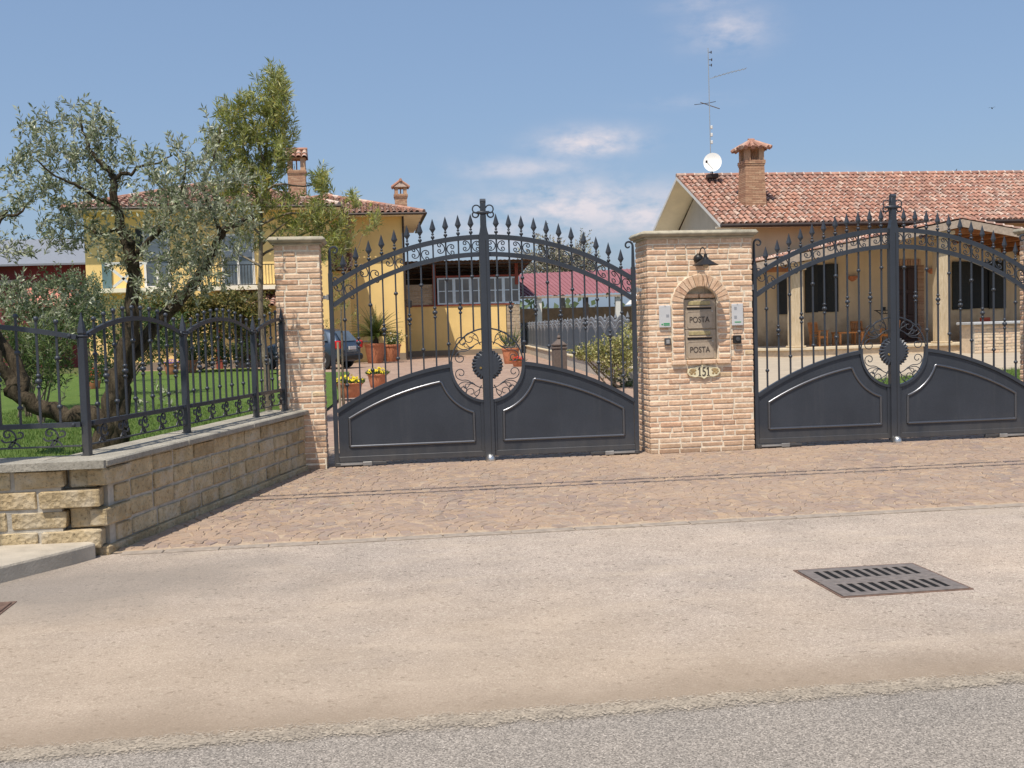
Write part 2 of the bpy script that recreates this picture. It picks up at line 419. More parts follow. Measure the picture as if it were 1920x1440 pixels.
M['vine'] = leafmat('brown_green_leaf', [(0, (0.06, 0.07, 0.02)), (0.4, (0.14, 0.145, 0.045)), (0.8, (0.24, 0.20, 0.06)), (1, (0.36, 0.25, 0.07))], None, 0.5, 0.3)
M['varieg'] = leafmat('variegated_leaf', [(0, (0.10, 0.13, 0.03)), (0.4, (0.26, 0.26, 0.07)), (0.75, (0.50, 0.46, 0.19)), (1, (0.62, 0.56, 0.30))], None, 0.4, 0.25)
M['oleander'] = leafmat('oleander_leaf', [(0, (0.04, 0.075, 0.02)), (0.5, (0.10, 0.15, 0.045)), (1, (0.22, 0.26, 0.10))], None, 0.35, 0.25)
M['cycad'] = leafmat('cycad_leaf', [(0, (0.025, 0.05, 0.012)), (0.7, (0.07, 0.10, 0.02)), (1, (0.15, 0.16, 0.03))], None, 0.35, 0.2)
M['bloom_tree'] = leafmat('pale_spring_leaf', [(0, (0.30, 0.26, 0.21)), (0.6, (0.46, 0.41, 0.34)), (1, (0.36, 0.37, 0.18))], None, 0.6, 0.3)
M['yflower'] = leafmat('yellow_petal', [(0, (0.75, 0.52, 0.01)), (1, (0.88, 0.72, 0.03))], None, 0.6, 0.2)
M['rflower'] = leafmat('red_petal', [(0, (0.50, 0.02, 0.015)), (1, (0.7, 0.05, 0.03))], None, 0.6, 0.2)
M['pflower'] = leafmat('violet_petal', [(0, (0.16, 0.05, 0.3)), (1, (0.30, 0.14, 0.45))], None, 0.6, 0.2)
M['grey_twig'] = simple('grey_twig', (0.17, 0.14, 0.12), 0.9, 0, 0.2)

# ------------------------------------------------------------------ mesh builder
def frame_of(o):
    m = Matrix.Identity(4)
    while o is not None:
        m = (Matrix.Translation(o.location) @ o.rotation_euler.to_matrix().to_4x4()) @ m
        o = o.parent
    return m

class MB:
    def __init__(self):
        self.v = []; self.f = []; self.mi = []; self.cur = 0
    def add(self, vs, fs):
        b = len(self.v)
        self.v.extend([tuple(p) for p in vs])
        for f in fs:
            self.f.append(tuple(b + i for i in f)); self.mi.append(self.cur)
    def box(self, x0, x1, y0, y1, z0, z1):
        self.add([(x0, y0, z0), (x1, y0, z0), (x1, y1, z0), (x0, y1, z0), (x0, y0, z1), (x1, y0, z1), (x1, y1, z1), (x0, y1, z1)],
                 [(0, 3, 2, 1), (4, 5, 6, 7), (0, 1, 5, 4), (1, 2, 6, 5), (2, 3, 7, 6), (3, 0, 4, 7)])
    def cbox(self, x0, x1, y0, y1, z0, z1, c, j=0.0):
        """box with chamfered edges; j jitters it so no two look alike"""
        if j:
            q = lambda: RND.uniform(-j, j)
            x0 += q(); x1 += q(); y0 += q() * .6; y1 += q() * .6; z0 += q() * .6; z1 += q() * .6
        vs, idx = [], {}
        X, Y, Z = (x0, x1), (y0, y1), (z0, z1)
        S = (1, -1)
        for i in (0, 1):
            for jj in (0, 1):
                for k in (0, 1):
                    cx, cy, cz = c * S[i], c * S[jj], c * S[k]
                    for ax, p in ((0, (X[i], Y[jj] + cy, Z[k] + cz)), (1, (X[i] + cx, Y[jj], Z[k] + cz)), (2, (X[i] + cx, Y[jj] + cy, Z[k]))):
                        idx[i, jj, k, ax] = len(vs); vs.append(p)
        g = idx
        fs = []
        for i in (0, 1):
            q = [g[i, 0, 0, 0], g[i, 1, 0, 0], g[i, 1, 1, 0], g[i, 0, 1, 0]]; fs.append(q if i else q[::-1])
            q = [g[0, i, 0, 1], g[0, i, 1, 1], g[1, i, 1, 1], g[1, i, 0, 1]]; fs.append(q if i else q[::-1])
            q = [g[0, 0, i, 2], g[1, 0, i, 2], g[1, 1, i, 2], g[0, 1, i, 2]]; fs.append(q if i else q[::-1])
        for a in (0, 1):
            for b in (0, 1):
                fs.append((g[a, b, 0, 0], g[a, b, 1, 0], g[a, b, 1, 1], g[a, b, 0, 1]))
                fs.append((g[a, 0, b, 0], g[a, 1, b, 0], g[a, 1, b, 2], g[a, 0, b, 2]))
                fs.append((g[0, a, b, 1], g[1, a, b, 1], g[1, a, b, 2], g[0, a, b, 2]))
                for k in (0, 1):
                    fs.append((g[a, b, k, 0], g[a, b, k, 1], g[a, b, k, 2]))
        self.add(vs, fs)
    def tube(self, pts, r, n=6, cap=True, flat=None):
        """round (or, with n=4, square) bar along points; r a number or one per point; flat=(a,b) scales the section"""
        pts = [Vector(p) for p in pts]
        m = len(pts)
        if m < 2: return
        rs = r if isinstance(r, (list, tuple)) else [r] * m
        t0 = (pts[1] - pts[0]).normalized()
        ref = Vector((0, 1, 0)) if abs(t0.y) < 0.9 else Vector((1, 0, 0))
        a = t0.cross(ref).normalized()
        vs, fs = [], []
        for i in range(m):
            t = (pts[min(i + 1, m - 1)] - pts[max(i - 1, 0)])
            if t.length < 1e-9: t = t0
            t.normalize()
            a = (a - t * a.dot(t))
            if a.length < 1e-6: a = t.orthogonal()
            a.normalize()
            b = t.cross(a)
            fa, fb = flat if flat else (1, 1)
            for k in range(n):
                an = 2 * PI * (k + (0.5 if n == 4 else 0)) / n
                q = 1.414 if n == 4 else 1
                vs.append(pts[i] + a * (math.cos(an) * rs[i] * fa * q) + b * (math.sin(an) * rs[i] * fb * q))
        for i in range(m - 1):
            for k in range(n):
                fs.append((i * n + k, i * n + (k + 1) % n, (i + 1) * n + (k + 1) % n, (i + 1) * n + k))
        if cap:
            fs.append(tuple(range(n))[::-1]); fs.append(tuple((m - 1) * n + k for k in range(n)))
        self.add(vs, fs)
    def lathe(self, prof, c, n=12, sy=1.0, axis='z', rot=0.0):
        """(radius, height) profile turned about an axis through c"""
        vs, fs = [], []
        for r, z in prof:
            for k in range(n):
                an = 2 * PI * k / n + rot
                x, y = r * math.cos(an), r * math.sin(an) * sy
                if axis == 'z': p = (c[0] + x, c[1] + y, c[2] + z)
                elif axis == 'y': p = (c[0] + x, c[1] - z, c[2] + y)
                else: p = (c[0] + z, c[1] + x, c[2] + y)
                vs.append(p)
        m = len(prof)
        for i in range(m - 1):
            for k in range(n):
                fs.append((i * n + k, i * n + (k + 1) % n, (i + 1) * n + (k + 1) % n, (i + 1) * n + k))
        fs.append(tuple(range(n))[::-1]); fs.append(tuple((m - 1) * n + k for k in range(n)))
        self.add(vs, fs)
    def ball(self, c, r, n=8, m=5, sz=1.0):
        self.lathe([(max(1e-4, r * math.sin(PI * i / m)), -r * sz * math.cos(PI * i / m)) for i in range(m + 1)], c, n)
    def sweep(self, path, w, d, y=0.0, closed=False):
        """flat bar of in-plane width w and depth d swept along an (x, z) path"""
        P = [Vector((p[0], p[1])) for p in path]
        m = len(P); vs = []; fs = []
        for i in range(m):
            if closed: t = P[(i + 1) % m] - P[i - 1]
            else: t = P[min(i + 1, m - 1)] - P[max(i - 1, 0)]
            t.normalize(); nn = Vector((-t.y, t.x)) * (w / 2)
            for q, yy in ((nn, y - d / 2), (-nn, y - d / 2), (-nn, y + d / 2), (nn, y + d / 2)):
                vs.append((P[i].x + q.x, yy, P[i].y + q.y))
        for i in range(m if closed else m - 1):
            j = (i + 1) % m
            for k in range(4):
                fs.append((i * 4 + k, i * 4 + (k + 1) % 4, j * 4 + (k + 1) % 4, j * 4 + k))
        if not closed:
            fs.append((3, 2, 1, 0)); e = (m - 1) * 4; fs.append((e, e + 1, e + 2, e + 3))
        self.add(vs, fs)
    def extrude(self, poly, y0, y1):
        """closed (x, z) outline pulled from y0 to y1"""
        n = len(poly)
        vs = [(p[0], y0, p[1]) for p in poly] + [(p[0], y1, p[1]) for p in poly]
        tri = tessellate_polygon([[Vector((p[0], p[1], 0)) for p in poly]])
        fs = [tuple(t) for t in tri] + [tuple(i + n for i in t)[::-1] for t in tri]
        fs += [(i, (i + 1) % n, n + (i + 1) % n, n + i) for i in range(n)]
        self.add(vs, fs)
    def slab(self, poly, z0, z1):
        n = len(poly)
        vs = [(p[0], p[1], z0) for p in poly] + [(p[0], p[1], z1) for p in poly]
        tri = tessellate_polygon([[Vector((p[0], p[1], 0)) for p in poly]])
        fs = [tuple(t) for t in tri] + [tuple(i + n for i in t) for t in tri]
        fs += [(i, (i + 1) % n, n + (i + 1) % n, n + i) for i in range(n)]
        self.add(vs, fs)
    def build(self, name, mats, parent=None, smooth=False, world=False, kind=None, fix=True):
        me = bpy.data.meshes.new(name)
        vs = self.v
        if world and parent is not None:
            inv = frame_of(parent).inverted()
            vs = [tuple(inv @ Vector(p)) for p in vs]
        me.from_pydata(vs, [], self.f)
        for m in (mats if isinstance(mats, (list, tuple)) else [mats]):
            me.materials.append(m)
        if any(self.mi):
            me.polygons.foreach_set('material_index', self.mi)
        if smooth:
            me.polygons.foreach_set('use_smooth', [True] * len(me.polygons))
        me.update()
        if fix:
            import bmesh
            bm = bmesh.new(); bm.from_mesh(me)
            bmesh.ops.recalc_face_normals(bm, faces=bm.faces)
            bm.to_mesh(me); bm.free()
            if smooth and smooth != 'all':
                me.set_sharp_from_angle(angle=math.radians(40))
        o = bpy.data.objects.new(name, me)
        COL.objects.link(o)
        if parent is not None:
            o.parent = parent
        if kind:
            o['kind'] = kind
        return o

def thing(name, label, cat, loc=(0, 0, 0), rz=0.0, group=None):
    o = bpy.data.objects.new(name, None)
    COL.objects.link(o)
    o.empty_display_size = 0.2
    o.location = loc; o.rotation_euler = (0, 0, rz)
    o['label'] = label; o['category'] = cat; o['kind'] = 'thing'
    if group: o['group'] = group
    return o

def copy_tree(o, parent=None, label=None):
    c = o.copy(); COL.objects.link(c)
    if parent is not None: c.parent = parent
    if label: c['label'] = label
    for ch in list(o.children):
        copy_tree(ch, c)
    return c

def curl(start, heading, segs, step=0.006):
    """integrate a smooth scroll in the (x, z) plane: segs = [(turn in degrees, radius from, radius to)]"""
    x, z = start; h = math.radians(heading); pts = [(x, z)]
    for turn, r0, r1 in segs:
        tot = math.radians(abs(turn)); sg = 1 if turn > 0 else -1
        done = 0.0
        while done < tot:
            r = r0 + (r1 - r0) * done / tot
            da = min(max(step / r, 0.12), 0.45)
            h += sg * da; x += math.cos(h) * r * da; z += math.sin(h) * r * da
            done += da; pts.append((x, z))
    return pts

def lettering(text, size, parent, loc, mat, name='lettering', depth=0.002, sx=1.0):
    cu = bpy.data.curves.new(name, 'FONT')
    cu.body = text; cu.size = size; cu.extrude = depth; cu.align_x = 'CENTER'; cu.align_y = 'CENTER'
    tmp = bpy.data.objects.new(name, cu); COL.objects.link(tmp)
    dg = bpy.context.evaluated_depsgraph_get()
    me = bpy.data.meshes.new_from_object(tmp.evaluated_get(dg))
    bpy.data.objects.remove(tmp); bpy.data.curves.remove(cu)
    me.transform(Matrix.Translation(loc) @ Matrix.Rotation(PI / 2, 4, 'X') @ Matrix.Diagonal((sx, 1, 1, 1)))
    me.materials.clear(); me.materials.append(mat)
    o = bpy.data.objects.new(name, me); COL.objects.link(o); o.parent = parent
    return o

# ------------------------------------------------------------------ setting: ground
def lawn_z(x, y):
    t = min(1, max(0, (9.0 - y) / 9.0))
    return 0.06 + 0.20 * t * t * (3 - 2 * t)

WALL_A, WALL_B = Vector((-3.16, -4.21)), Vector((-2.01, -0.06))     # street face of the splayed wall
WD = (WALL_B - WALL_A).normalized(); WN = Vector((WD.y, -WD.x))     # WN points to the driveway

mb = MB(); mb.add([(-900, -300, -0.02), (900, -300, -0.02), (900, 1500, -0.02), (-900, 1500, -0.02)], [(0, 1, 2, 3)])
mb.build('ground', M['field'], kind='structure')
mb = MB(); mb.add([(-60, -7.80, -0.008), (60, -7.80, -0.008), (60, -3.9, -0.008), (-60, -3.9, -0.008)], [(0, 1, 2, 3)])
mb.build('pavement', M['asphalt'], kind='structure')
mb = MB(); mb.add([(-60, -16, -0.011), (60, -16, -0.011), (60, -7.76, -0.011), (-60, -7.76, -0.011)], [(0, 1, 2, 3)])
mb.build('road', M['road'], kind='structure')
# worn edge line with ragged borders
mb = MB(); mb.add([(-14, -7.98, -0.0045), (14, -7.98, -0.0045), (14, -7.62, -0.0045), (-14, -7.62, -0.0045)], [(0, 1, 2, 3)])
mb.build('road_edge_line', M['line'], kind='structure')

# cobbled forecourt laid in segmental arcs
mb = MB(); mb.add([(-3.2, -4.16, -0.002), (9, -4.16, -0.002), (9, 2.2, -0.002), (-2.0, 2.2, -0.002)], [(0, 1, 2, 3)])
mb.build('paving_bed', M['joint'], kind='structure')
mb = MB()
FR = 0.56; PITCH = 0.086
for jr in range(-2, 15):
    for ir in range(-5, 10):
        c0 = Vector((ir * 2 * FR + (jr % 2) * FR + 0.25, -4.55 + jr * FR))
        near = [c0 + Vector((-FR, -FR)), c0 + Vector((FR, -FR)), c0 + Vector((0, -2 * FR))]
        for kr in range(1, 8):
            r0, r1 = FR - kr * PITCH + .003, FR - (kr - 1) * PITCH - .004
            if r1 < .018: break
            r0 = max(r0, 0.004)
            n = max(3, round(2 * PI * (r0 + r1) / 2 / .098)); ph = RND.random()
            for q in range(n):
                t0 = 2 * PI * (q + ph + RND.uniform(-.08, .08)) / n; t1 = 2 * PI * (q + 1 + ph - .07 + RND.uniform(-.04, .04)) / n
                tm = (t0 + t1) / 2; rm = (r0 + r1) / 2
                p = c0 + Vector((rm * math.cos(tm), rm * math.sin(tm)))
                if any((p - d_).length < FR - .004 for d_ in near): continue
                if p.y < -4.10 or p.y > 2.0 or p.x > 8.6: continue
                if p.y < 0 and (p - WALL_A).dot(WN) < 0.02: continue
                if p.y >= 0 and p.x < -1.9: continue
                c4 = [(c0.x + rr * math.cos(t) + RND.uniform(-.004, .004), c0.y + rr * math.sin(t) + RND.uniform(-.004, .004)) for rr, t in ((r0, t0), (r1, t0), (r1, t1), (r0, t1))]
                if min(c[1] for c in c4) < -4.15: continue
                h = RND.uniform(0.003, 0.008)
                mx = sum(c[0] for c in c4) / 4; my = sum(c[1] for c in c4) / 4
                vs = [(x, y, -0.002) for x, y in c4] + [(x + (mx - x) * 0.12, y + (my - y) * 0.12, h) for x, y in c4]
                mb.add(vs, [(7, 6, 5, 4), (0, 4, 5, 1), (1, 5, 6, 2), (2, 6, 7, 3), (3, 7, 4, 0)])
mb.build('cobbled_paving', M['cobble'], kind='structure', fix=False)
mb = MB(); x = -3.05
while x < 9:
    L = RND.uniform(0.28, 0.5)
    mb.cbox(x + .004, x + L - .004, -4.235 + RND.uniform(-.008, .008), -4.14, -0.05, 0.002, 0.004, 0.001); x += L
mb.build('paving_border', M['border'], kind='structure')

mb = MB(); mb.add([(-2.4, 2.2, 0.0), (5.2, 2.2, 0.0), (9.4, 66, 0.0), (-14, 66, 0.0), (-14, 27, 0.0), (-2.0, 27, 0.0)], [(0, 1, 2, 3, 4, 5)])
mb.build('driveway', M['drive'], kind='structure')
mb = MB(); mb.add([(4.4, 2.2, 0.004), (40, 2.2, 0.004), (40, 40, 0.004), (7.2, 40, 0.004), (5.3, 13, 0.004)], [(0, 1, 2, 3, 4)])
mb.build('concrete_driveway', M['pale_drive'], kind='structure')
# lawn of the yellow house, a gentle swell behind the low wall
mb = MB(); nx, ny = 46, 80; vs = []; fs = []
for j in range(ny + 1):
    y = -3.95 + 31.0 * j / ny
    xr = (WALL_A.x + WD.x / WD.y * (y - WALL_A.y)) - 0.36 if y < 0.3 else (-2.45 + 0.5 * min(1, max(0, (y - 3) / 8)))
    for i in range(nx + 1):
        x = -40 + (xr + 40) * (i / nx) ** 0.55
        vs.append((x, y, lawn_z(x, y) + 0.008 * math.sin(x * 2.1 + y)))
for j in range(ny):
    for i in range(nx):
        a = j * (nx + 1) + i; fs.append((a, a + 1, a + nx + 2, a + nx + 1))
mb.add(vs, fs)
mb.build('lawn', M['lawn'], kind='structure')
mb = MB(); mb.add([(-40, 27, 0.058), (-5.0, 27, 0.058), (-4.0, 30, 0.058), (-6.5, 35, 0.058), (-40, 36.2, 0.058)], [(0, 1, 2, 3, 4)])
mb.build('lawn', M['lawn'], kind='structure')
mb = MB(); mb.slab([(8.6, 5.2), (26, 5.2), (26, 13.2), (13.2, 13.2), (9.4, 10.8)], 0.006, 0.06)
mb.build('lawn', M['lawn'], kind='structure')
# short grass
def grass(name, n, sampler, hmin, hmax, label):
    mb = MB()
    for _ in range(n):
        x, y, z = sampler()
        a = RND.uniform(0, 2 * PI); h = RND.uniform(hmin, hmax); w = RND.uniform(0.003, 0.007)
        lx, ly = RND.uniform(-.6, .6) * h, RND.uniform(-.6, .6) * h
        mb.add([(x - w * math.cos(a), y - w * math.sin(a), z), (x + w * math.cos(a), y + w * math.sin(a), z), (x + lx, y + ly, z + h)], [(0, 1, 2)])
    o = mb.build(name, M['blade'], kind='stuff', fix=False)
    o['label'] = label; o['category'] = 'grass'
    return o
def s1():
    while True:
        y = -3.6 + 15 * RND.random() ** 1.4
        x = RND.uniform(-8.5, -2.2)
        xr = (WALL_A.x + WD.x / WD.y * (y - WALL_A.y)) - 0.4 if y < 0.3 else -2.5
        if x < xr: return x, y, lawn_z(x, y)
grass('grass', 60000, s1, 0.025, 0.06, 'short mown green grass blades on the lawn behind the iron fence')
def s2():
    while True:
        x = RND.uniform(9.2, 17); y = RND.uniform(5.2, 13.2)
        if y < 10.8 + (x - 9.4) * 0.6: return x, y, 0.06
grass('grass', 14000, s2, 0.05, 0.13, 'longer fresh grass strip seen behind the gate of the tiled bungalow')

mb = MB(); mb.slab([(-3.19, -4.28), (-3.30, -4.47), (-3.66, -4.98), (-4.3, -5.75), (-5.2, -6.3), (-12, -6.6), (-12, -4.2), (-3.24, -4.2)], -0.05, 0.10)
kb = mb.build('kerb', M['kerb'], kind='structure')
bv = kb.modifiers.new('edge', 'BEVEL'); bv.width = 0.018; bv.segments = 2; bv.limit_method = 'ANGLE'

# ------------------------------------------------------------------ low wall of tuff blocks
def wall_frame(p):  # (along, out, z) -> world, splayed run
    return (WALL_A.x + WD.x * p[0] + WN.x * p[1], WALL_A.y + WD.y * p[0] + WN.y * p[1], p[2])
SIDE_L = (WALL_B - WALL_A).length
wall = thing('low_wall', 'low wall of yellow tuff blocks with toothed corner under grey stone coping', 'wall', (-3.3, -3.9, 0))
core = MB()
tmp = MB(); tmp.box(0.12, SIDE_L, -0.34, -0.012, -0.05, 0.60)
for i, p in enumerate(tmp.v): tmp.v[i] = wall_frame(p)
core.add(tmp.v, tmp.f)
core.box(-9, -3.42, -4.198, -3.88, -0.05, 0.60); core.box(-3.418, -3.23, -4.10, -3.88, -0.05, 0.60)
core.build('mortar_core', M['mortar_grey'], wall, world=True)
blk = MB(); tmp = MB()
CH = 0.1425
def rough(b, v0, amt=0.004):
    for i in range(v0, len(b.v)):
        x, y, z = b.v[i]; b.v[i] = (x + RND.uniform(-amt, amt), y + RND.uniform(-amt, amt), z + RND.uniform(-amt, amt))
for r in range(4):
    z0 = 0.06 + r * (CH - 0.004)
    z1 = z0 + CH - 0.026
    x = 0.0 if r in (1, 3) else 0.20
    first = True
    while x < SIDE_L - 0.05:
        L = RND.uniform(0.33, 0.40)
        if first: L = (0.40 if r in (1, 3) else 0.24)
        e = min(x + L - 0.03, SIDE_L - 0.004)
        proud = 0.034 if (first and r in (1, 3)) else RND.uniform(0.0, 0.010)
        v0 = len(tmp.v)
        tmp.cbox(x, e, -0.09, proud, z0, z1, 0.008, 0.004); rough(tmp, v0)
        x += L; first = False
# concrete footing of the run
x = 0.02
while x < SIDE_L:
    e = min(x + RND.uniform(0.5, 0.8), SIDE_L); tmp.cbox(x, e - .004, -0.1, 0.028, -0.05, 0.052, 0.006, 0.002); x = e
for i, p in enumerate(tmp.v): tmp.v[i] = wall_frame(p)
blk.add(tmp.v, tmp.f)
for r in range(4):
    z0 = 0.06 + r * (CH - 0.004); z1 = z0 + CH - 0.026
    x = -3.165
    first = True
    while x > -9:
        L = RND.uniform(0.34, 0.42)
        if first: L = 0.42 if r in (0, 2) else 0.20
        if first:
            y0 = -4.238 if r in (0, 2) else -4.155          # toothed: odd courses recessed
        else:
            y0 = -4.205 - RND.uniform(0, 0.012)
        v0 = len(blk.v)
        blk.cbox(x - L + (0.028 if not (first and r in (1, 3)) else -.01), x - (.03 if first and r in (1, 3) else 0), y0, -4.09, z0 - (.012 if first and r in (1, 3) else 0), z1 + (.012 if first and r in (1, 3) else 0), 0.008, 0.003); rough(blk, v0)
        if first and r in (1, 3): x -= 0.03
        x -= L; first = False
blk.build('tuff_blocks', M['tuff'], wall, world=True)
cp = MB()
tmp = MB(); x = -0.05; cuts = [0.0, 1.3, 2.7, SIDE_L]
for a, b in zip(cuts, cuts[1:]):
    tmp.cbox(a + .003, b - .003, -0.40, 0.055, 0.602, 0.655, 0.010, 0.002)
for i, p in enumerate(tmp.v): tmp.v[i] = wall_frame(p)
cp.add(tmp.v, tmp.f)
cc = wall_frame((0, 0.055, 0)); c2 = wall_frame((0, -0.40, 0))
cp.slab([(-6.0, -4.27), (cc[0] - 0.01, -4.27), (cc[0], -4.245), (c2[0] - .004, c2[1] - 0.004), (c2[0] + .074, -3.83), (-6.0, -3.83)], 0.602, 0.655)
cp.cbox(-9, -6.004, -4.27, -3.83, 0.602, 0.655, 0.01)
cp.build('coping', M['coping'], wall, world=True)

# ------------------------------------------------------------------ iron fence on the low wall
def spear_post(h, w=0.05):
    b = MB()
    b.cbox(-w / 2, w / 2, -w / 2, w / 2, 0, h, 0.004)
    b.box(-w * .62, w * .62, -w * .62, w * .62, 0.0, 0.008)
    b.cbox(-w * .6, w * .6, -w * .6, w * .6, h, h + 0.014, 0.004)
    b.lathe([(w * .46, h + 0.014), (w * .62, h + 0.03), (w * .5, h + 0.07), (0.002, h + 0.175)], (0, 0, 0), 4, rot=PI / 4)
    return b
def fence_panel(root, x0, L, nb, rise, pattern, half=False):
    zt, zb, zl = 0.84, 0.225, 0.075
    full = L * 2 if half else L
    top = lambda x: zt + rise * (1 - (2 * x / full - 1) ** 2)
    b = MB()
    n = 20
    b.sweep([(x0 + L * i / n, top(L * i / n)) for i in range(n + 1)], 0.034, 0.028)
    b.box(x0, x0 + L, -0.014, 0.014, zb - 0.017, zb + 0.017)
    b.box(x0, x0 + L, -0.012, 0.012, zl - 0.005, zl + 0.005)
    for xx in (x0 + 0.045, x0 + L - 0.045):
        for yy in (-.016, .016): b.ball((xx, yy, zb), 0.014); b.ball((xx, yy, top(xx - x0)), 0.014)
    pn = b.build('fence_panel', M['iron'], root)
    for i in range(nb):
        x = L * (i + 1) / (nb + 1) + x0
        zz = top(x - x0)
        q = MB()
        q.box(x - .0075, x + .0075, -.0075, .0075, zb, zz + 0.07)
        q.ball((x, 0, zz + 0.085), 0.019)
        if (i + pattern) % 2:
            q.ball((x, 0, zz - 0.17), 0.021, sz=.85); q.ball((x, 0, zb + 0.13), 0.021, sz=.85)
        else:
            zm = (zz + zb) / 2 - 0.02
            for dz, r in ((-0.04, .018), (0, .025), (0.04, .018)): q.ball((x, 0, zm + dz), r, sz=.85)
        q.build('bar', M['iron'], pn, smooth=True)
    ns = max(2, round(L / 0.29))
    for i in range(ns):
        s = MB()
        xc = x0 + L * (i + 0.5) / ns
        h = zb - zl - 0.02; z0 = zl + 0.004
        for path in (curl((xc + 0.065, z0), 165, [(-150, .075, .05), (-330, .032, .010)]), curl((xc - 0.01, z0 + 0.004), 60, [(-70, .09, .06), (80, .03, .04)]),
                     curl((xc + 0.068, z0), 110, [(60, .12, .09), (-190, .02, .02)])):
            path = [(px, min(max(pz, z0), zb - 0.02)) for px, pz in path]
            s.tube([(p[0], 0, p[1]) for p in path], 0.0055, 4)
        s.build('scroll', M['iron'], pn)
FP = [Vector(p) for p in ((-3.31, -3.90), (-2.876, -2.35), (-2.405, -0.85), (-2.215, -0.12))]
d = FP[3] - FP[0]; FL = d.length; FA = math.atan2(d.y, d.x)
fence = thing('iron_fence', 'dark iron railing with arched rails and ball finials along the splayed low wall', 'fence', (FP[0].x, FP[0].y, 0.655), FA)
pos = [0, 1.585, 3.14, FL]
for i, x in enumerate(pos):
    b = spear_post(0.84 + (0.09 if i == 3 else 0), 0.052)
    b.v = [(p[0] + x, p[1], p[2]) for p in b.v]
    b.build('post', M['iron'], fence)
fence_panel(fence, pos[0] + .026, pos[1] - pos[0] - .052, 10, 0.135, 1)
fence_panel(fence, pos[1] + .026, pos[2] - pos[1] - .052, 10, 0.135, 1)
fence_panel(fence, pos[2] + .026, pos[3] - pos[2] - .052, 4, 0.135, 1, half=True)
fence2 = thing('iron_fence', 'straight street-side length of iron railing in front of the olive trunk', 'fence', (-3.31 - 0.03, -3.93, 0.655), PI)
fence_panel(fence2, 0.0, 2.53, 18, 0.135, 1)
b = spear_post(0.84, 0.052); b.v = [(p[0] + 2.56, p[1], p[2]) for p in b.v]; b.build('post', M['iron'], fence2)

# ------------------------------------------------------------------ brick gate pillars
def brick_pillar(label, x0, x1, y0, y1, h, hole=None, loc=None):
    t = thing('brick_pillar', label, 'gate pillar', ((x0 + x1) / 2, (y0 + y1) / 2, 0))
    core = MB()
    if hole:                                   # mortar core leaves the niche open
        hx0, hx1, hz0, hz1 = hole['niche']
        core.box(x0 + .008, hx0, y0 + .006, y1 - .008, -.05, h); core.box(hx1, x1 - .008, y0 + .006, y1 - .008, -.05, h)
        core.box(hx0, hx1, y0 + .006, y1 - .008, -.05, hz0); core.box(hx0, hx1, y0 + .006, y1 - .008, hz1, h)
        core.box(hx0, hx1, y0 + .115, y1 - .008, hz0, hz1)
    else:
        core.box(x0 + .008, x1 - .008, y0 + .006, y1 - .008, -.05, h)
    core.build('mortar', M['brick_mortar'], t, world=True)
    b = MB(); pitch = h / round(h / 0.0605); n = round(h / pitch); bl = 0.252
    for r in range(n):
        z0 = r * pitch + 0.004; z1 = z0 + pitch - 0.0125
        zm = (z0 + z1) / 2
        ex = None
        if hole:
            cx, cz, ro = hole['arch']; sx0, sx1, sz0 = hole['surround']
            if sz0 - 0.02 < zm < cz: ex = (sx0 - .006, sx1 + .006)
            elif cz <= zm < cz + ro: w = math.sqrt(ro * ro - (zm - cz) ** 2); ex = (cx - w - .006, cx + w + .006)
        x = x0 - (0 if r % 2 else bl * 0.5) - RND.uniform(0, 0.02)
        cuts = []
        while x < x1:
            L = bl * RND.choice((1, 1, 1, 1, 0.5, 0.93)) + RND.uniform(-.012, .012)
            cuts.append((max(x, x0), min(x + L - 0.012, x1))); x += L
        for a, c in cuts:
            parts = [(a, c)]
            if ex:
                parts = []
                if a < ex[0]: parts.append((a, min(c, ex[0])))
                if c > ex[1]: parts.append((max(a, ex[1]), c))
            for a2, c2 in parts:
                if c2 - a2 > 0.025:
                    v0 = len(b.v)
                    b.cbox(a2, c2, y0 + RND.uniform(-.003, .003), y0 + 0.09, z0, z1, 0.007, 0.002); rough(b, v0, 0.0014)
        for sx, xa, xb in ((-1, x0 + .001, x0 + .09), (1, x1 - .09, x1 - .001)):
            y = y0 + 0.092 + (0.0 if r % 2 else 0.11)
            if y > y0 + 0.1: b.cbox(xa, xb, y0 + .094, y - .012, z0, z1, .008, .002)
            while y < y1 - .02:
                e = min(y + bl - .012, y1); v0 = len(b.v)
                j = RND.uniform(0, .004)
                b.cbox(xa - (j if sx < 0 else 0), xb + (j if sx > 0 else 0), y, e, z0, z1, .009, .002); y += bl
    b.build('bricks', M['brick'], t, world=True)
    c = MB(); o = 0.065
    c.cbox(x0 - .02, x1 + .02, y0 - .02, y1 + .02, h, h + 0.02, .004)
    c.cbox(x0 - o, x1 + o, y0 - o, y1 + o, h + 0.02, h + 0.085, .028)
    cap = c.build('cap', M['cap'], t, world=True, smooth=True)
    return t
PH = 2.425
brick_pillar('slim sandy brick pillar dappled with shade, where the low tuff wall meets the gate', -2.27, -1.785, -0.10, 0.36, PH)
NICHE = (2.238, 2.622, 1.055, 1.89)
pil = brick_pillar('wide sandy brick pillar between the two gates, carrying mailboxes and a lamp', 1.82, 3.045, -0.10, 0.42, PH,
                   dict(niche=NICHE, arch=(2.43, 1.675, 0.345), surround=(2.09, 2.77, 1.0)))
brick_pillar('brick pillar cut off by the edge of the photo beyond the second gate', 6.66, 7.5, -0.10, 0.42, PH)
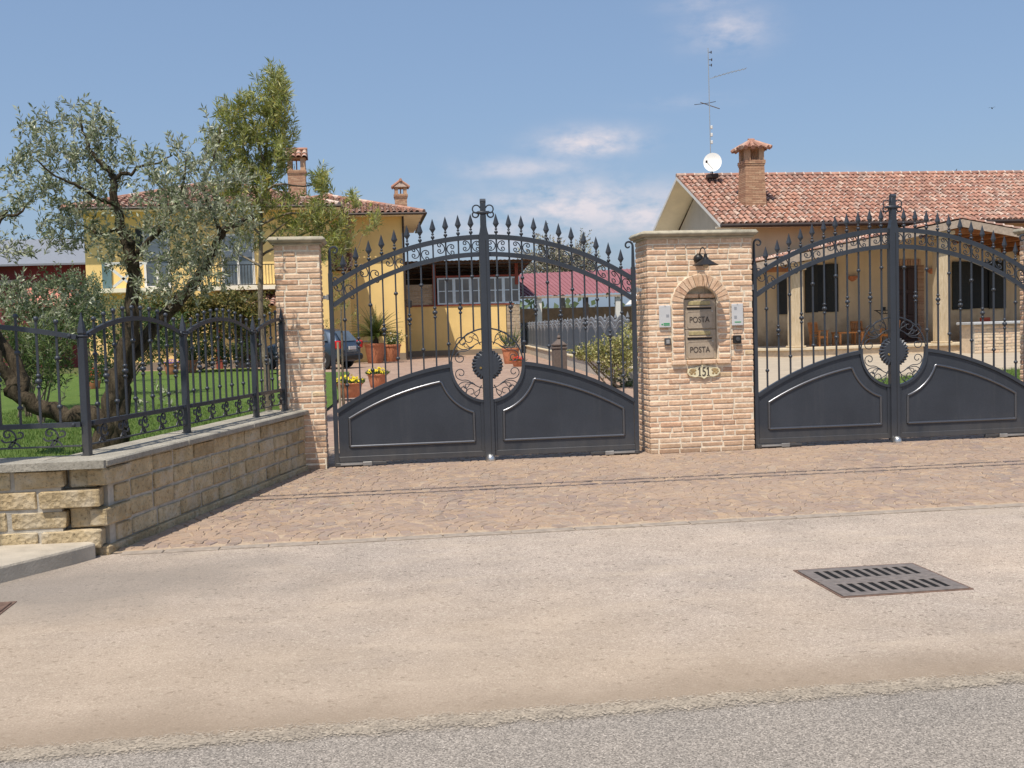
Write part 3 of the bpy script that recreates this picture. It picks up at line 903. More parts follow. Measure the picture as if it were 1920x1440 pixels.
# arched surround of the mailbox niche
s = MB()
n = 15
for i in range(n):
    a0 = PI * (0.045 + 0.91 * i / n) ; a1 = PI * (0.045 + 0.91 * (i + 1) / n) - 0.022
    q = [(2.43 - r * math.cos(a), 1.675 + r * math.sin(a)) for r, a in ((0.212, a0 + .016), (0.338, a0), (0.338, a1), (0.212, a1 - .008))]
    v0 = len(s.v); s.extrude(q, -0.128 - RND.uniform(0, .004), -0.05); rough(s, v0, .002)
for xa, xb in ((2.094, 2.232), (2.628, 2.768)):
    z = 1.063
    while z < 1.70:
        s.cbox(xa, xb, -0.128 - RND.uniform(0, .004), -0.05, z, min(z + .058, 1.712), .013, .002); z += 0.0715
for k in range(4):
    s.cbox(2.085 + k * .173, 2.085 + k * .173 + .161, -0.142, -0.05, 1.002, 1.054, .009, .002)
s.cbox(2.245, 2.425, -0.06, 0.0, 1.752, 1.80, .008, .002); s.cbox(2.437, 2.618, -0.06, 0.0, 1.752, 1.80, .008, .002)
s.build('niche_surround', M['brick'], pil, world=True)
s = MB()
arc = [(2.43 - 0.344 * math.cos(PI * i / 24), 1.675 + 0.344 * math.sin(PI * i / 24)) for i in range(25)]
arc2 = [(2.43 + 0.206 * math.cos(PI * i / 24), 1.675 + 0.206 * math.sin(PI * i / 24)) for i in range(25)]
s.extrude(arc + [(2.774, 1.058), (2.624, 1.058)] + arc2 + [(2.236, 1.058), (2.086, 1.058)], -0.118, -0.04)
s.build('surround_mortar', M['brick_mortar'], pil, world=True)

def scale_to(o, w, h, cx, cy, cz):
    vs = o.data.vertices
    xs = [v.co.x for v in vs]; zs = [v.co.z for v in vs]
    kx = w / (max(xs) - min(xs)); kz = h / (max(zs) - min(zs)); mx = (max(xs) + min(xs)) / 2; mz = (max(zs) + min(zs)) / 2
    for v in vs:
        v.co.x = (v.co.x - mx) * kx + cx; v.co.z = (v.co.z - mz) * kz + cz; v.co.y += cy
# two mailboxes, one over the other
for z0, lab in ((1.40, 'upper bronze grey metal mailbox in the brick niche, half in the lamp shadow'),
                (1.06, 'lower bronze grey metal mailbox in the brick niche, just over the brick sill')):
    t = thing('mailbox', lab, 'mailbox', (2.43, -0.04, z0))
    b = MB(); b.cbox(-.186, .186, -.03, .05, 0, .335, .004)
    b.build('body', M['bronze'], t)
    b = MB(); b.cbox(-.135, .12, -.043, -.031, .272, .318, .005); b.build('name_flap', M['bronze_flap'], t)
    b = MB(); b.cbox(-.15, .135, -.036, -.0305, .222, .246, .003); b.build('letter_slot', M['black'], t)
    b = MB(); b.cbox(-.155, .14, -.048, -.031, .245, .262, .006); b.build('slot_hood', M['bronze'], t)
    b = MB()
    o8 = [(-.15, .03), (-.135, .014), (.135, .014), (.15, .03), (.15, .185), (.135, .20), (-.135, .20), (-.15, .185)]
    b.extrude(o8, -.0345, -.031); b.sweep(o8, .005, .008, -.034, closed=True)
    dr = b.build('door', M['bronze'], t)
    tx = lettering('POSTA', 0.1, dr, (0, 0, 0), M['ink'])
    scale_to(tx, .232, .066, -.005, -.0362, .108)
    b = MB(); b.lathe([(.007, 0), (.007, .006)], (.142, -.036, .20), 8, axis='y'); b.build('lock', M['bright'], t)
# house number
t = thing('house_number', 'cream ceramic cartouche plaque with the number 151', 'plaque', (2.45, -0.105, 0.92))
half = [(0, -.088), (.03, -.066), (.075, -.058), (.115, -.064), (.165, -.048), (.192, -.012), (.188, .022), (.16, .042), (.105, .046), (.07, .06), (.035, .062), (0, .088)]
outl = half + [(-x, z) for x, z in half[::-1][1:-1]]
b = MB(); b.extrude(outl, -.016, 0.0); pl_ = b.build('plate', M['plaque'], t)
b = MB(); b.sweep([(x * .93, z * .9) for x, z in outl], .005, .004, -.017, closed=True); b.build('border', M['plaque'], t)
for sx in (-1, 1):
    b = MB()
    for k, (dx, dz, r) in enumerate(((.125, .012, .026), (.145, -.018, .018), (.108, -.02, .015), (.15, .02, .014), (.10, .018, .013), (.165, 0, .010))):
        b.lathe([(r, 0), (r * .6, .003 + k * .0004)], (sx * dx, -.0165, dz), 9, axis='y')
    b.build('ornament', M['plaque_deco'], t)
tx = lettering('5', .1, t, (0, 0, 0), M['ink']); scale_to(tx, .042, .10, 0, -.0185, 0)
for x in (-.05, .05):
    b = MB(); b.extrude([(x - .0065, -.05), (x + .0065, -.05), (x + .0065, .05), (x - .002, .05), (x - .02, .033), (x - .02, .022), (x - .0065, .03)], -.0205, -.0165)
    b.extrude([(x - .017, -.0505), (x + .017, -.0505), (x + .017, -.043), (x - .017, -.043)], -.0203, -.0166)
    b.build('numeral', M['ink'], t)
# door phones
for (x, side, lab) in ((2.01, 1, 'silver door phone panel with green print, on the brick beside the key switch'),
                       (2.855, -1, 'silver door phone panel with two name labels, on the brick above the round photocell')):
    t = thing('door_phone', lab, 'intercom', (x, -0.105, 1.552))
    b = MB(); b.cbox(-.068, .068, -.022, .0, -.124, .124, .006); b.build('panel', M['silver'], t)
    b = MB()
    if side > 0: rows = [(.028, .005, .028)]
    else: rows = [(-.025, .07, .03), (-.025, -.03, .03)]
    for cx, cz, hh in rows:
        for k in range(4): b.box(cx - .016, cx + .016, -.0235, -.0218, cz - hh / 2 + k * hh / 3.2, cz - hh / 2 + k * hh / 3.2 + hh / 5)
    b.build('name_label', M['label_grey'], t)
    b = MB()
    if side > 0:
        b.box(-.02, .05, -.0235, -.0218, -.085, -.073); b.box(-.02, .05, -.0235, -.0218, -.102, -.09); b.lathe([(.011, 0), (.009, .002)], (-.036, -.022, -.088), 8, axis='y')
    else:
        b.box(-.035, .04, -.0235, -.0218, -.09, -.078)
    b.build('maker_print', M['green'], t)
    b = MB()
    for dz in (-.116, .116): b.lathe([(.008, 0), (.006, .003)], (0, -.022, dz), 8, axis='y')
    b.build('screw', M['alu'], t)
t = thing('key_switch', 'small dark square key switch set in the brick under the door phone', 'key switch', (2.035, -.105, 1.268))
b = MB(); b.cbox(-.037, .037, -.025, 0, -.042, .042, .005); b.build('housing', M['iron'], t)
b = MB(); b.cbox(-.02, .02, -.031, -.024, -.022, .022, .003); b.build('cover', M['steel'], t)
t = thing('photocell', 'dark square photocell with round lens on the brick beside the mailboxes', 'photocell', (2.842, -.105, 1.272))
b = MB(); b.cbox(-.046, .046, -.05, 0, -.048, .048, .008); b.build('housing', M['black'], t)
b = MB(); b.lathe([(.024, 0), (.024, .012), (.015, .014)], (0, -.05, 0.004), 14, axis='y'); b.build('lens', M['iron'], t, smooth=True)
b = MB(); b.cbox(-.02, .02, -.02, 0, .0, .05, .005); b.v = [(p[0], p[1], p[2]) for p in b.v]
# wall lamp
t = thing('wall_lamp', 'black gooseneck wall lamp with conical shade over the mailbox niche', 'wall lamp', (2.41, -.10, 2.19))
b = MB(); b.lathe([(.052, -.005), (.056, .02), (.05, .05), (.03, .068), (.008, .074)], (0, 0, 0), 16, axis='y'); b.build('wall_rose', M['lampblack'], t, smooth=True)
b = MB(); b.tube([(0, -.06 - .105 * (1 - math.cos(PI * i / 12)), .01 + .10 * math.sin(PI * i / 12) + .012 * i / 12) for i in range(13)] , .0065, 8); b.build('arm', M['lampblack'], t, smooth=True)
b = MB(); b.lathe([(.0, .048), (.017, .046), (.02, .012), (.032, .008), (.038, -.012), (.142, -.075), (.142, -.079), (.03, -.02), (.0, -.015)], (0, -.27, -.01), 24); b.build('shade', M['lampblack'], t, smooth=True)
b = MB(); b.lathe([(.0, -.02), (.026, -.025), (.03, -.06), (.029, -.095), (.018, -.112), (.0, -.115)], (0, -.27, -.01), 12); b.build('bulb', M['bulb'], t, smooth=True)
b = MB(); b.tube([(.03, -.033, -.17), (.05, -.033, -.22), (.06, -.034, -.30), (.066, -.034, -.4)], .0025, 5); b.build('cable', M['rust'], t)

# ------------------------------------------------------------------ double gates
RU = 3.06
def arc_z(peak, x, R=RU): return peak - (R - math.sqrt(R * R - x * x))
def make_gate(label, x):
    root = thing('double_gate', label, 'gate', (x, 0, 0))
    W = 1.665
    cz, cr = 1.07, 0.405
    for s in (-1, 1):
        b = MB()
        xs = [0.04 + (W - 0.04) * i / 22 for i in range(23)]
        b.sweep([(s * q, arc_z(2.485, q)) for q in xs], 0.052, 0.036)
        b.sweep([(s * q, arc_z(2.295, q, 2.9)) for q in xs], 0.05, 0.036)
        # side stile, drawn out and curled at the top
        b.cbox(s * (W + .02) - .024, s * (W + .02) + .024, -.024, .024, 0.0, 2.12, .004)
        zs = [2.12 + .24 * i / 8 for i in range(9)]
        pth = [(s * (W + .02), z) for z in zs]
        c = curl((0, 0), 90, [(150, .05, .035), (170, .035, .014)], .008)
        pth += [(s * (W + .02) - s * (-p[0]) if False else s * (W + .02 + p[0]), 2.36 + p[1]) for p in c[1:]]
        b.tube([(p[0], 0, p[1]) for p in pth], [.026 - .010 * min(1, i / 9) - .006 * max(0, (i - 9)) / max(1, len(pth) - 9) for i in range(len(pth))], 6, flat=(.8, 1.1))
        # lower frame
        b.cbox(min(s * .045, s * (W - .004)), max(s * .045, s * (W - .004)), -.02, .02, .055, .115, .004)
        pt = [q for q in [0.415 + (W - 0.415) * i / 16 for i in range(17)]]
        b.sweep([(s * q, arc_z(1.105, q)) for q in pt], 0.04, 0.05)
        b.cbox(min(s * .05, s * .088), max(s * .05, s * .088), -.02, .02, .115, .675, .003)
        ring = [(s * cr * math.cos(a), cz + cr * math.sin(a)) for a in [math.radians(-83 + 90 * i / 20) for i in range(21)]]
        b.sweep(ring, 0.03, 0.052)
        leaf = b.build('gate_leaf', M['iron'], root)
        # thin upper ring
        b = MB(); b.tube([(s * cr * math.cos(a), 0, cz + cr * math.sin(a)) for a in [math.radians(4 + 78 * i / 20) for i in range(21)]], .0085, 6)
        b.build('ring', M['iron'], leaf, smooth=True)
        # sheet panel
        poly = [(.07, .10), (W - .01, .10), (W - .01, arc_z(1.105, W - .01) - .01)]
        poly += [(q, arc_z(1.105, q) - .008) for q in pt[::-1][1:]]
        poly += [((cr + .003) * math.cos(a), cz + (cr + .003) * math.sin(a)) for a in [math.radians(-2 - 78 * i / 18) for i in range(19)]]
        b = MB(); b.extrude([(s * p[0], p[1]) for p in poly], -.006, .006)
        b.build('sheet_panel', M['iron'], leaf)
        # raised moulding
        mo = [(1.535, .225)]
        mo += [(q, arc_z(0.945, q) - .0) for q in [1.535 - (1.535 - .535) * i / 14 for i in range(15)]]
        mo += [(.545 * math.cos(a), cz + .545 * math.sin(a)) for a in [math.radians(-19 - 53 * i / 12) for i in range(13)]]
        mo += [(.165, .225)]
        b = MB()
        for sy in (-1, 1):
            P3 = [(s * p[0], sy * .008, p[1]) for p in mo]
            P3 = P3 + [P3[0]]
            # split at the corners so they stay crisp
            for a_, b_ in ((0, 1), (1, 15), (15, 28), (28, 29), (29, 30)):
                seg = P3[a_:b_ + 1]
                if len(seg) > 1: b.tube(seg, .0155, 10)
        b.build('moulding', M['iron_glint'], leaf, smooth=True)
        # bars with knots and spear heads
        for k in range(1, 12):
            q = k * (W + .02) / 12
            x_ = s * q
            zb = cz + math.sqrt(cr * cr - q * q) if q < cr else arc_z(1.105, q)
            zt = arc_z(2.485, q); zl = arc_z(2.295, q, 2.9)
            b = MB()
            b.box(x_ - .0085, x_ + .0085, -.0085, .0085, zb - .01, zt + .045)
            if k % 2:
                for dz in (.24, .95):
                    if zl - dz > zb + .04: b.ball((x_, 0, zl - dz), .0235, 10, 6, .9)
            else:
                for dz, r in ((.525, .020), (.575, .028), (.625, .020)): b.ball((x_, 0, zl - dz), r, 10, 6, .9)
            b.ball((x_, 0, zt + .054), .022, 10, 6, .85); b.ball((x_, 0, zt + .087), .0155, 10, 6, .8)
            b.build('bar', M['iron'], leaf, smooth=True)
            b = MB(); b.lathe([(.008, .095), (.010, .108), (.0345, .146), (.026, .173), (.012, .222), (.001, .258)], (x_, 0, zt), 4, sy=.42)
            b.build('spear_head', M['iron'], leaf)
        # C scrolls between the two arched rails
        for k in range(1, 12, 2):
            q = k * (W + .02) / 12
            zt, zl = arc_z(2.485, q) - .026, arc_z(2.295, q, 2.9) + .025
            b = MB(); hh = (zt - zl) / 2 - .012
            zc = (zt + zl) / 2
            for d_ in (-1, 1):
                up = curl((0, 0), 90, [(-82, hh * 1.1, hh * .85), (-110, hh * .45, hh * .34), (-230, hh * .33, hh * .15)], .006)
                slope = (arc_z(2.485, q + .05) - arc_z(2.485, q - .05)) / .1
                pts = [(p[0], -p[1]) for p in up[::-1]] + up[1:]
                b.tube([(s * q + d_ * (.013 + p[0]), 0, zc + p[1] + slope * s * d_ * (.013 + p[0]) * s) for p in pts], .0062, 5)
            b.build('scroll', M['iron'], leaf, smooth=True)
        # sprigs in the ring
        for v in (-1, 1):
            b = MB()
            fx = lambda p: (s * p[0], 0.0, cz + v * p[1])
            A = (.178, .195)
            arc = [(.262 * math.cos(a), .262 * math.sin(a)) for a in [math.radians(46 + 32 * i / 8) for i in range(9)]]
            b.tube([fx(p) for p in arc], .0055, 5)
            c1 = curl(A, 0, [(-20, .14, .12), (70, .10, .085), (400, .066, .018)]); b.tube([fx(p) for p in c1], .0055, 5)   # low outer volute
            c2 = curl(A, -50, [(50, .12, .10), (-60, .09, .07), (-380, .060, .016)]); b.tube([fx(p) for p in c2], .0055, 5)
            c3 = curl((.07, .225), 45, [(40, .10, .09), (-100, .09, .075), (-370, .062, .016)]); b.tube([fx(p) for p in c3], .0055, 5)
            c4 = curl((.07, .225), 75, [(-50, .12, .08), (200, .03, .012)]); b.tube([fx(p) for p in c4], .0045, 5)
            c5 = curl(A, 25, [(30, .12, .1), (-160, .028, .02)]); b.tube([fx(p) for p in c5], .0045, 5)
            c6 = curl(A, 40, [(-50, .06, .05), (170, .024, .014)]); b.tube([fx(p) for p in c6], .0045, 5)
            b.tube([fx((.14, .215)), fx((.178, .195)), fx((.205, .188))], [.004, .012, .003], 6, flat=(1, .6))
            b.build('scrollwork', M['iron'], leaf, smooth=True)
        # hinges and foot hardware
        b = MB(); hz = 1.86
        b.cbox(min(s * (W + .044), s * (W + .11)), max(s * (W + .044), s * (W + .11)), -.03, .02, hz - .02, hz + .02, .004)
        b.lathe([(.012, -.03), (.012, .03)], (s * (W + .055), -.034, hz), 8)
        b.build('hinge', M['steel'], leaf)
        b = MB(); b.cbox(min(s * (W - .32), s * (W + .03)), max(s * (W - .32), s * (W + .03)), -.045, .03, .012, .05, .004)
        b.cbox(min(s * (W - .30), s * (W - .52)), max(s * (W - .30), s * (W - .52)), -.02, .02, .018, .05, .004)
        b.build('bottom_rail', M['iron'], leaf)
        b = MB(); b.box(min(s * (W - .26), s * (W - .02)), max(s * (W - .26), s * (W - .02)), -.052, -.044, .026, .045)
        b.cbox(min(s * (W - .36), s * (W - .26)), max(s * (W - .36), s * (W - .26)), -.056, -.04, .012, .056, .004)
        b.build('actuator', M['steel'], leaf)
    # meeting stile
    b = MB()
    prof = [(-.054, .03), (.054, .03), (.054, 2.50), (.040, 2.545), (.031, 2.60), (.029, 2.72), (-.029, 2.72), (-.031, 2.60), (-.040, 2.545), (-.054, 2.50)]
    b.extrude(prof, -.045, .03)
    st = b.build('meeting_stile', M['iron'], root)
    b = MB(); b.box(.014, .018, -.0475, -.044, .05, 2.45); b.build('seam', M['black'], st)
    b = MB()
    b.cbox(-.0285, .0285, -.04, .026, 2.72, 2.86, .004)
    b.cbox(-.07, .07, -.05, .04, 2.735, 2.765, .008)
    c = curl((0, 2.845), 90, [(-330, .03, .014)], .006)
    vs = []
    for sgn in (-1, 1):
        b.tube([(sgn * (.03 + p[0]), -.005, p[1]) for p in curl((0, 2.80), 75, [(-100, .05, .04), (-110, .04, .05)], .006)] + [(sgn * .062, -.005, 2.755)], .0075, 6)
        b.tube([(sgn * (.048 + p[0]), -.005, p[1]) for p in curl((0, 2.74), -100, [(180, .04, .03), (150, .028, .012)], .006)], .0085, 6)
    # rolled strap at the very top
    ex = [(-.03, -.048), (.03, -.048)]
    b.lathe([(.03, -.03), (.03, .03)], (0, -.012, 2.872), 12, axis='x')
    b.build('finial', M['iron'], st, smooth=True)
    # fluted rosette with the lock
    b = MB(); n = 26; vs = [(0, -.0405, cz)]; fs = []
    for i in range(n * 2):
        a = PI * i / n
        vs.append((.128 * math.cos(a), -.0405, cz + .128 * math.sin(a)))
    for i in range(n * 2):
        a = PI * i / n; r = .176 if i % 2 else .164
        vs.append((r * math.cos(a), -.020 - (.020 if i % 2 else 0), cz + r * math.sin(a)))
    for i in range(n * 2):
        a = PI * i / n; r = .176 if i % 2 else .164
        vs.append((r * math.cos(a), .02, cz + r * math.sin(a)))
    m2 = n * 2
    for i in range(m2):
        j = (i + 1) % m2
        fs += [(0, 1 + i, 1 + j), (1 + i, 1 + m2 + i, 1 + m2 + j, 1 + j), (1 + m2 + i, 1 + 2 * m2 + i, 1 + 2 * m2 + j, 1 + m2 + j)]
    fs.append(tuple(1 + 2 * m2 + i for i in range(m2)))
    b.add(vs, fs); ro = b.build('rosette', M['iron'], st)
    b = MB(); b.lathe([(.014, 0), (.011, .008)], (-.078, -.0405, cz - .03), 10, axis='y'); b.build('keyhole', M['brass'], st)
    return root
make_gate('arched wrought iron double gate to the paved drive of the yellow house', 0.0)
make_gate('arched wrought iron double gate before the tiled bungalow with porch', 4.79)
for x, lab in ((0.0, 'domed steel floor stop under the gate of the yellow house'), (4.79, 'domed steel floor stop under the gate of the bungalow')):
    t = MB(); t.lathe([(.05, 0), (.052, .02), (.046, .05), (.03, .072), (.008, .08)], (0, 0, 0), 16)
    o = t.build('gate_stop', M['bright'], None, smooth=True); o.location = (x, -.075, 0.004)
    o['label'] = lab; o['category'] = 'gate stop'; o['kind'] = 'thing'; o['group'] = 'gate stops'

# ------------------------------------------------------------------ storm drains
def drain(label, cx, cy, w, d, frames=2, mat='grate'):
    t = thing('storm_drain', label, 'drain', (cx, cy, 0.0))
    b = MB(); b.box(-w / 2 + .03, w / 2 - .03, -d / 2 + .03, d / 2 - .03, -.0072, -.006); b.build('pit_shade', M['pit_shade'], t)  # thin near-black sheet under the grating, colour standing in for shade below
    b = MB()
    for xa, xb, ya, yb in ((-w / 2 - .018, w / 2 + .018, -d / 2 - .018, -d / 2 - .004), (-w / 2 - .018, w / 2 + .018, d / 2 + .004, d / 2 + .018), (-w / 2 - .018, -w / 2 - .004, -d / 2 - .004, d / 2 + .004), (w / 2 + .004, w / 2 + .018, -d / 2 - .004, d / 2 + .004)): b.cbox(xa, xb, ya, yb, -.012, -.003, .002)
    b.build('collar', M['rust'], t)
    for f in range(frames):
        y0 = -d / 2 + f * d / frames; y1 = y0 + d / frames - .008
        b = MB(); e = .055; n = 10
        b.cbox(-w / 2, w / 2, y0, y0 + e, -.006, .001, .003); b.cbox(-w / 2, w / 2, y1 - e, y1, -.006, .001, .003)
        sw = (w - 2 * e) / n
        b.cbox(-w / 2, -w / 2 + e + sw * .25, y0 + e, y1 - e, -.006, .0006, .003); b.cbox(w / 2 - e - sw * .25, w / 2, y0 + e, y1 - e, -.006, .0006, .003)
        for i in range(n - 1):
            xm = -w / 2 + e + sw * (i + 1)
            b.cbox(xm - sw * .21, xm + sw * .21, y0 + e, y1 - e, -.006, -.0004, .002)
        b.build('grating', M[mat], t)
    return t
drain('large cast iron storm drain of two slotted gratings in the pale asphalt', 1.51, -6.13, .72, .62)
drain('small rusty storm drain at the frame edge below the kerb', -3.62, -5.65, .5, .42, 1, 'rust')

# ------------------------------------------------------------------ roofs, buildings
def tiles(b, O, U, V, inside, pu=0.25, pv=0.37, r=0.078, seg=5, jit=0.006, pale=0.4):
    """rows of half-round tiles on the plane O + u U + v V; inside(u, v) keeps the roof's outline. slots: 0 tile, 1 pale lip, 2 pan"""
    U, V = Vector(U).normalized(), Vector(V).normalized()
    Nn = U.cross(V).normalized()
    if Nn.z < 0: Nn = -Nn
    O = Vector(O)
    umax, vmax = inside(None, None)
    for i in range(int(umax / pu) + 1):
        for j in range(int(vmax / pv) + 1):
            u = (i + 0.5) * pu; v = j * pv
            if not inside(u, v + pv * .45): continue
            du = RND.uniform(-jit, jit); dn = RND.uniform(0, .008); tw = RND.uniform(-.012, .012)
            rl, rh = r * 1.08, r * 0.88
            lip = 0.075
            rows = []
            for vv, rr, up in ((v - .05, rl, .026), (v - .05 + lip, rl * .98, .024), (v + pv + .01, rh, 0.0)):
                ring = []
                for k in range(seg + 1):
                    a = PI * k / seg
                    ring.append(O + U * (u + du + tw * (vv - v) / pv - rr * math.cos(a)) + V * vv + Nn * (up + dn + rr * math.sin(a) * 0.92))
                rows.append(ring)
            n = seg + 1
            b.cur = 1 if RND.random() < pale else 0
            b.add(rows[0] + rows[1], [(k, k + 1, n + k + 1, n + k) for k in range(seg)])
            b.cur = 0
            b.add(rows[1] + rows[2], [(k, k + 1, n + k + 1, n + k) for k in range(seg)])
    b.cur = 0
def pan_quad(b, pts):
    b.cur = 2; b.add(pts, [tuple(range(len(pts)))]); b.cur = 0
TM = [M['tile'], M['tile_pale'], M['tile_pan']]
def hip_roof(root, x0, x1, y0, y1, ze, zr, pu=.28, skip=(), name='roof'):
    """hipped roof with its ridge along x; tiles on the front and the two hips"""
    hw = (y1 - y0) / 2; ym = (y0 + y1) / 2
    A, B = Vector((x0 + hw, ym, zr)), Vector((x1 - hw, ym, zr))
    b = MB()
    e = [Vector(p) for p in ((x0, y0, ze), (x1, y0, ze), (x1, y1, ze), (x0, y1, ze))]
    dn = Vector((0, 0, -.03))
    for q in ((e[0], e[1], B, A), (e[1], e[2], B), (e[2], e[3], A, B), (e[3], e[0], A)): pan_quad(b, list(q))
    L = math.hypot(hw, zr - ze)
    W = x1 - x0
    if 'f' not in skip:
        def ins(u, v):
            if u is None: return W, L
            k = v / L * hw
            return k < u < W - k and v < L
        tiles(b, e[0], (1, 0, 0), (0, hw, zr - ze), ins, pu, .4, .09)
    for side in (1, 0):
        if ('r' if side else 'l') in skip: continue
        D = y1 - y0
        def ins2(u, v):
            if u is None: return D, L
            k = v / L * hw
            return k < u < D - k and v < L
        if side: tiles(b, e[1], (0, 1, 0), (-hw, 0, zr - ze), ins2, pu, .4, .09)
        else: tiles(b, e[0], (0, 1, 0), (hw, 0, zr - ze), ins2, pu, .4, .09)
    # ridge and hip tiles
    for P, Q in ((A, B), (e[0], A), (e[1], B)):
        d = Q - P; m = max(1, int(d.length / .42))
        for i in range(m):
            p0 = P + d * (i / m); p1 = P + d * ((i + 1.1) / m)
            b.cur = 1 if RND.random() < .2 else 0
            b.tube([p0 + Vector((0, 0, .03)), p1 + Vector((0, 0, .05))], [.125, .10], 7, cap=True)
    b.cur = 0
    return b.build(name, TM, root, world=True, fix=False)
def chimney(root, cx, cy, z0, zt, w, d, cap='gable', flue_z=.45, name='chimney', capw=.12, taper=0.0):
    """brick stack with corbel, open flue and a little tiled roof"""
    b = MB(); ht = zt - z0
    zf = zt - flue_z
    rows = int((zf - z0) / .075)
    for i in range(rows):
        k = taper * (1 - i / rows)
        ex = .05 if i >= rows - 2 else (.025 if i == rows - 3 else 0)
        za, zb = z0 + (zf - z0) * i / rows, z0 + (zf - z0) * (i + 1) / rows
        nb = 3
        ww = w + 2 * ex + k; x = cx - ww / 2
        sh = .5 if i % 2 else 1
        xs = sorted({0, *[min(1, max(0, (q + (0 if i % 2 else .5)) / nb)) for q in range(nb + 1)], 1})
        for a, c in zip(xs, xs[1:]):
            b.box(x + ww * a + .004, x + ww * c - .004, cy - d / 2 - ex - k / 2, cy + d / 2 + ex + k / 2, za + .006, zb - .006)
    o = b.build(name, M['chim'], root, world=True)
    c = MB(); c.box(cx - w / 2 + .012 - 0, cx + w / 2 - .012, cy - d / 2 + .012, cy + d / 2 - .012, z0, zf - .01); c.build('mortar', M['brick_mortar'], o, world=True)
    c = MB(); p = w * .27
    for sx in (-1, 1):
        for sy in (-1, 1):
            c.box(min(cx + sx * w / 2, cx + sx * (w / 2 - p)), max(cx + sx * w / 2, cx + sx * (w / 2 - p)), min(cy + sy * d / 2, cy + sy * (d / 2 - p)), max(cy + sy * d / 2, cy + sy * (d / 2 - p)), zf, zt)
    c.box(cx - .03, cx + .03, cy - .03, cy + .03, zf, zt)
    c.box(cx - w / 2 - .03, cx + w / 2 + .03, cy - d / 2 - .03, cy + d / 2 + .03, zt, zt + .05)
    c.build('flue_openings', M['chim'], o, world=True)
    r = MB(); E_ = w / 2 + capw; D = d / 2 + capw
    if cap == 'hip':
        zz = zt + .05; hh = .32
        base = [Vector(q) for q in ((cx - E_, cy - D, zz), (cx + E_, cy - D, zz), (cx + E_, cy + D, zz), (cx - E_, cy + D, zz))]
        top = [Vector(q) for q in ((cx - .14, cy - .1, zz + hh), (cx + .14, cy - .1, zz + hh), (cx + .14, cy + .1, zz + hh), (cx - .14, cy + .1, zz + hh))]
        for i in range(4):
            j = (i + 1) % 4
            pan_quad(r, [base[i], base[j], top[j], top[i]])
            m = 4
            for k in range(m):
                f = (k + .5) / m
                p0 = base[i].lerp(base[j], f); p1 = top[i].lerp(top[j], f)
                r.cur = 0
                r.tube([p0 + Vector((0, 0, .0)) + (p0 - p1) * .12, p0.lerp(p1, .5), p1], [.10, .085, .05], 8)
        r.cur = 0
        for k in range(4):
            r.tube([base[k] + (base[k] - top[k]) * .1, top[k]], [.085, .06], 7)
        r.tube([top[0].lerp(top[3], .5) + Vector((0, 0, .04)), top[1].lerp(top[2], .5) + Vector((0, 0, .04))], .1, 8)
        pan_quad(r, base)
    elif cap == 'front':            # pitched with the eave to the viewer
        zz = zt + .05; hh = .42
        base = [Vector(q) for q in ((cx - E_, cy - D, zz), (cx + E_, cy - D, zz), (cx + E_, cy + D, zz), (cx - E_, cy + D, zz))]
        a, c2 = Vector((cx - E_, cy, zz + hh)), Vector((cx + E_, cy, zz + hh))
        for q in ((base[0], base[1], c2, a), (base[2], base[3], a, c2), (base[0], a, base[3]), (base[1], base[2], c2)): pan_quad(r, list(q))
        tiles(r, base[0], (1, 0, 0), a - base[0], lambda u, v: (E_ * 2, .5) if u is None else 0 < u < E_ * 2, E_ * 2 / 4 + .001, .28, E_ * 2 / 10)
        tiles(r, base[3], (1, 0, 0), a - base[3], lambda u, v: (E_ * 2, .5) if u is None else 0 < u < E_ * 2, E_ * 2 / 4 + .001, .28, E_ * 2 / 10)
        r.tube([a + Vector((0, 0, .04)), c2 + Vector((0, 0, .04))], .09, 8)
    else:                            # gable to the viewer
        zz = zt + .05; hh = .30
        r.cur = 1; r.extrude([(cx - E_ + .1, zz), (cx + E_ - .1, zz), (cx, zz + hh - .06)], cy - D + .04, cy + D - .04); r.cur = 0
        for sx in (-1, 1):
            for k in range(5):
                yy = cy - D + (k + .5) * 2 * D / 5
                r.tube([(cx + sx * (E_ + .02), yy, zz - .0), (cx, yy, zz + hh + .02)], .07, 7)
        r.tube([(cx, cy - D - .02, zz + hh + .05), (cx, cy + D, zz + hh + .05)], .08, 8)
    r.build('chimney_cap', TM, o, world=True, fix=False)
    return o
def window(root, x0, x1, z0, z1, y, leafs=2, dark='glass', frame='white', fw=.07, rows=1, name='window'):
    b = MB()
    for xa, xb, za, zb in ((x0, x0 + fw, z0, z1), (x1 - fw, x1, z0, z1), (x0 + fw, x1 - fw, z0, z0 + fw), (x0 + fw, x1 - fw, z1 - fw, z1)): b.box(xa, xb, y - .05, y + .02, za, zb)
    for i in range(1, leafs): xm = x0 + (x1 - x0) * i / leafs; b.box(xm - fw * .5, xm + fw * .5, y - .045, y + .02, z0 + fw, z1 - fw)
    for i in range(1, rows): zm = z0 + (z1 - z0) * i / rows; b.box(x0 + fw, x1 - fw, y - .04, y + .02, zm - fw * .3, zm + fw * .3)
    f = b.build(name, M[frame], root, world=True)
    g = MB(); g.add([(x0 + fw, y - .012, z0 + fw), (x1 - fw, y - .012, z0 + fw), (x1 - fw, y - .012, z1 - fw), (x0 + fw, y - .012, z1 - fw)], [(0, 1, 2, 3)])
    g.build('pane', M[dark], f, world=True)
    return f
def partbox(root, name, mat, *box):
    b = MB(); b.box(*box); return b.build(name, M[mat], root, world=True)

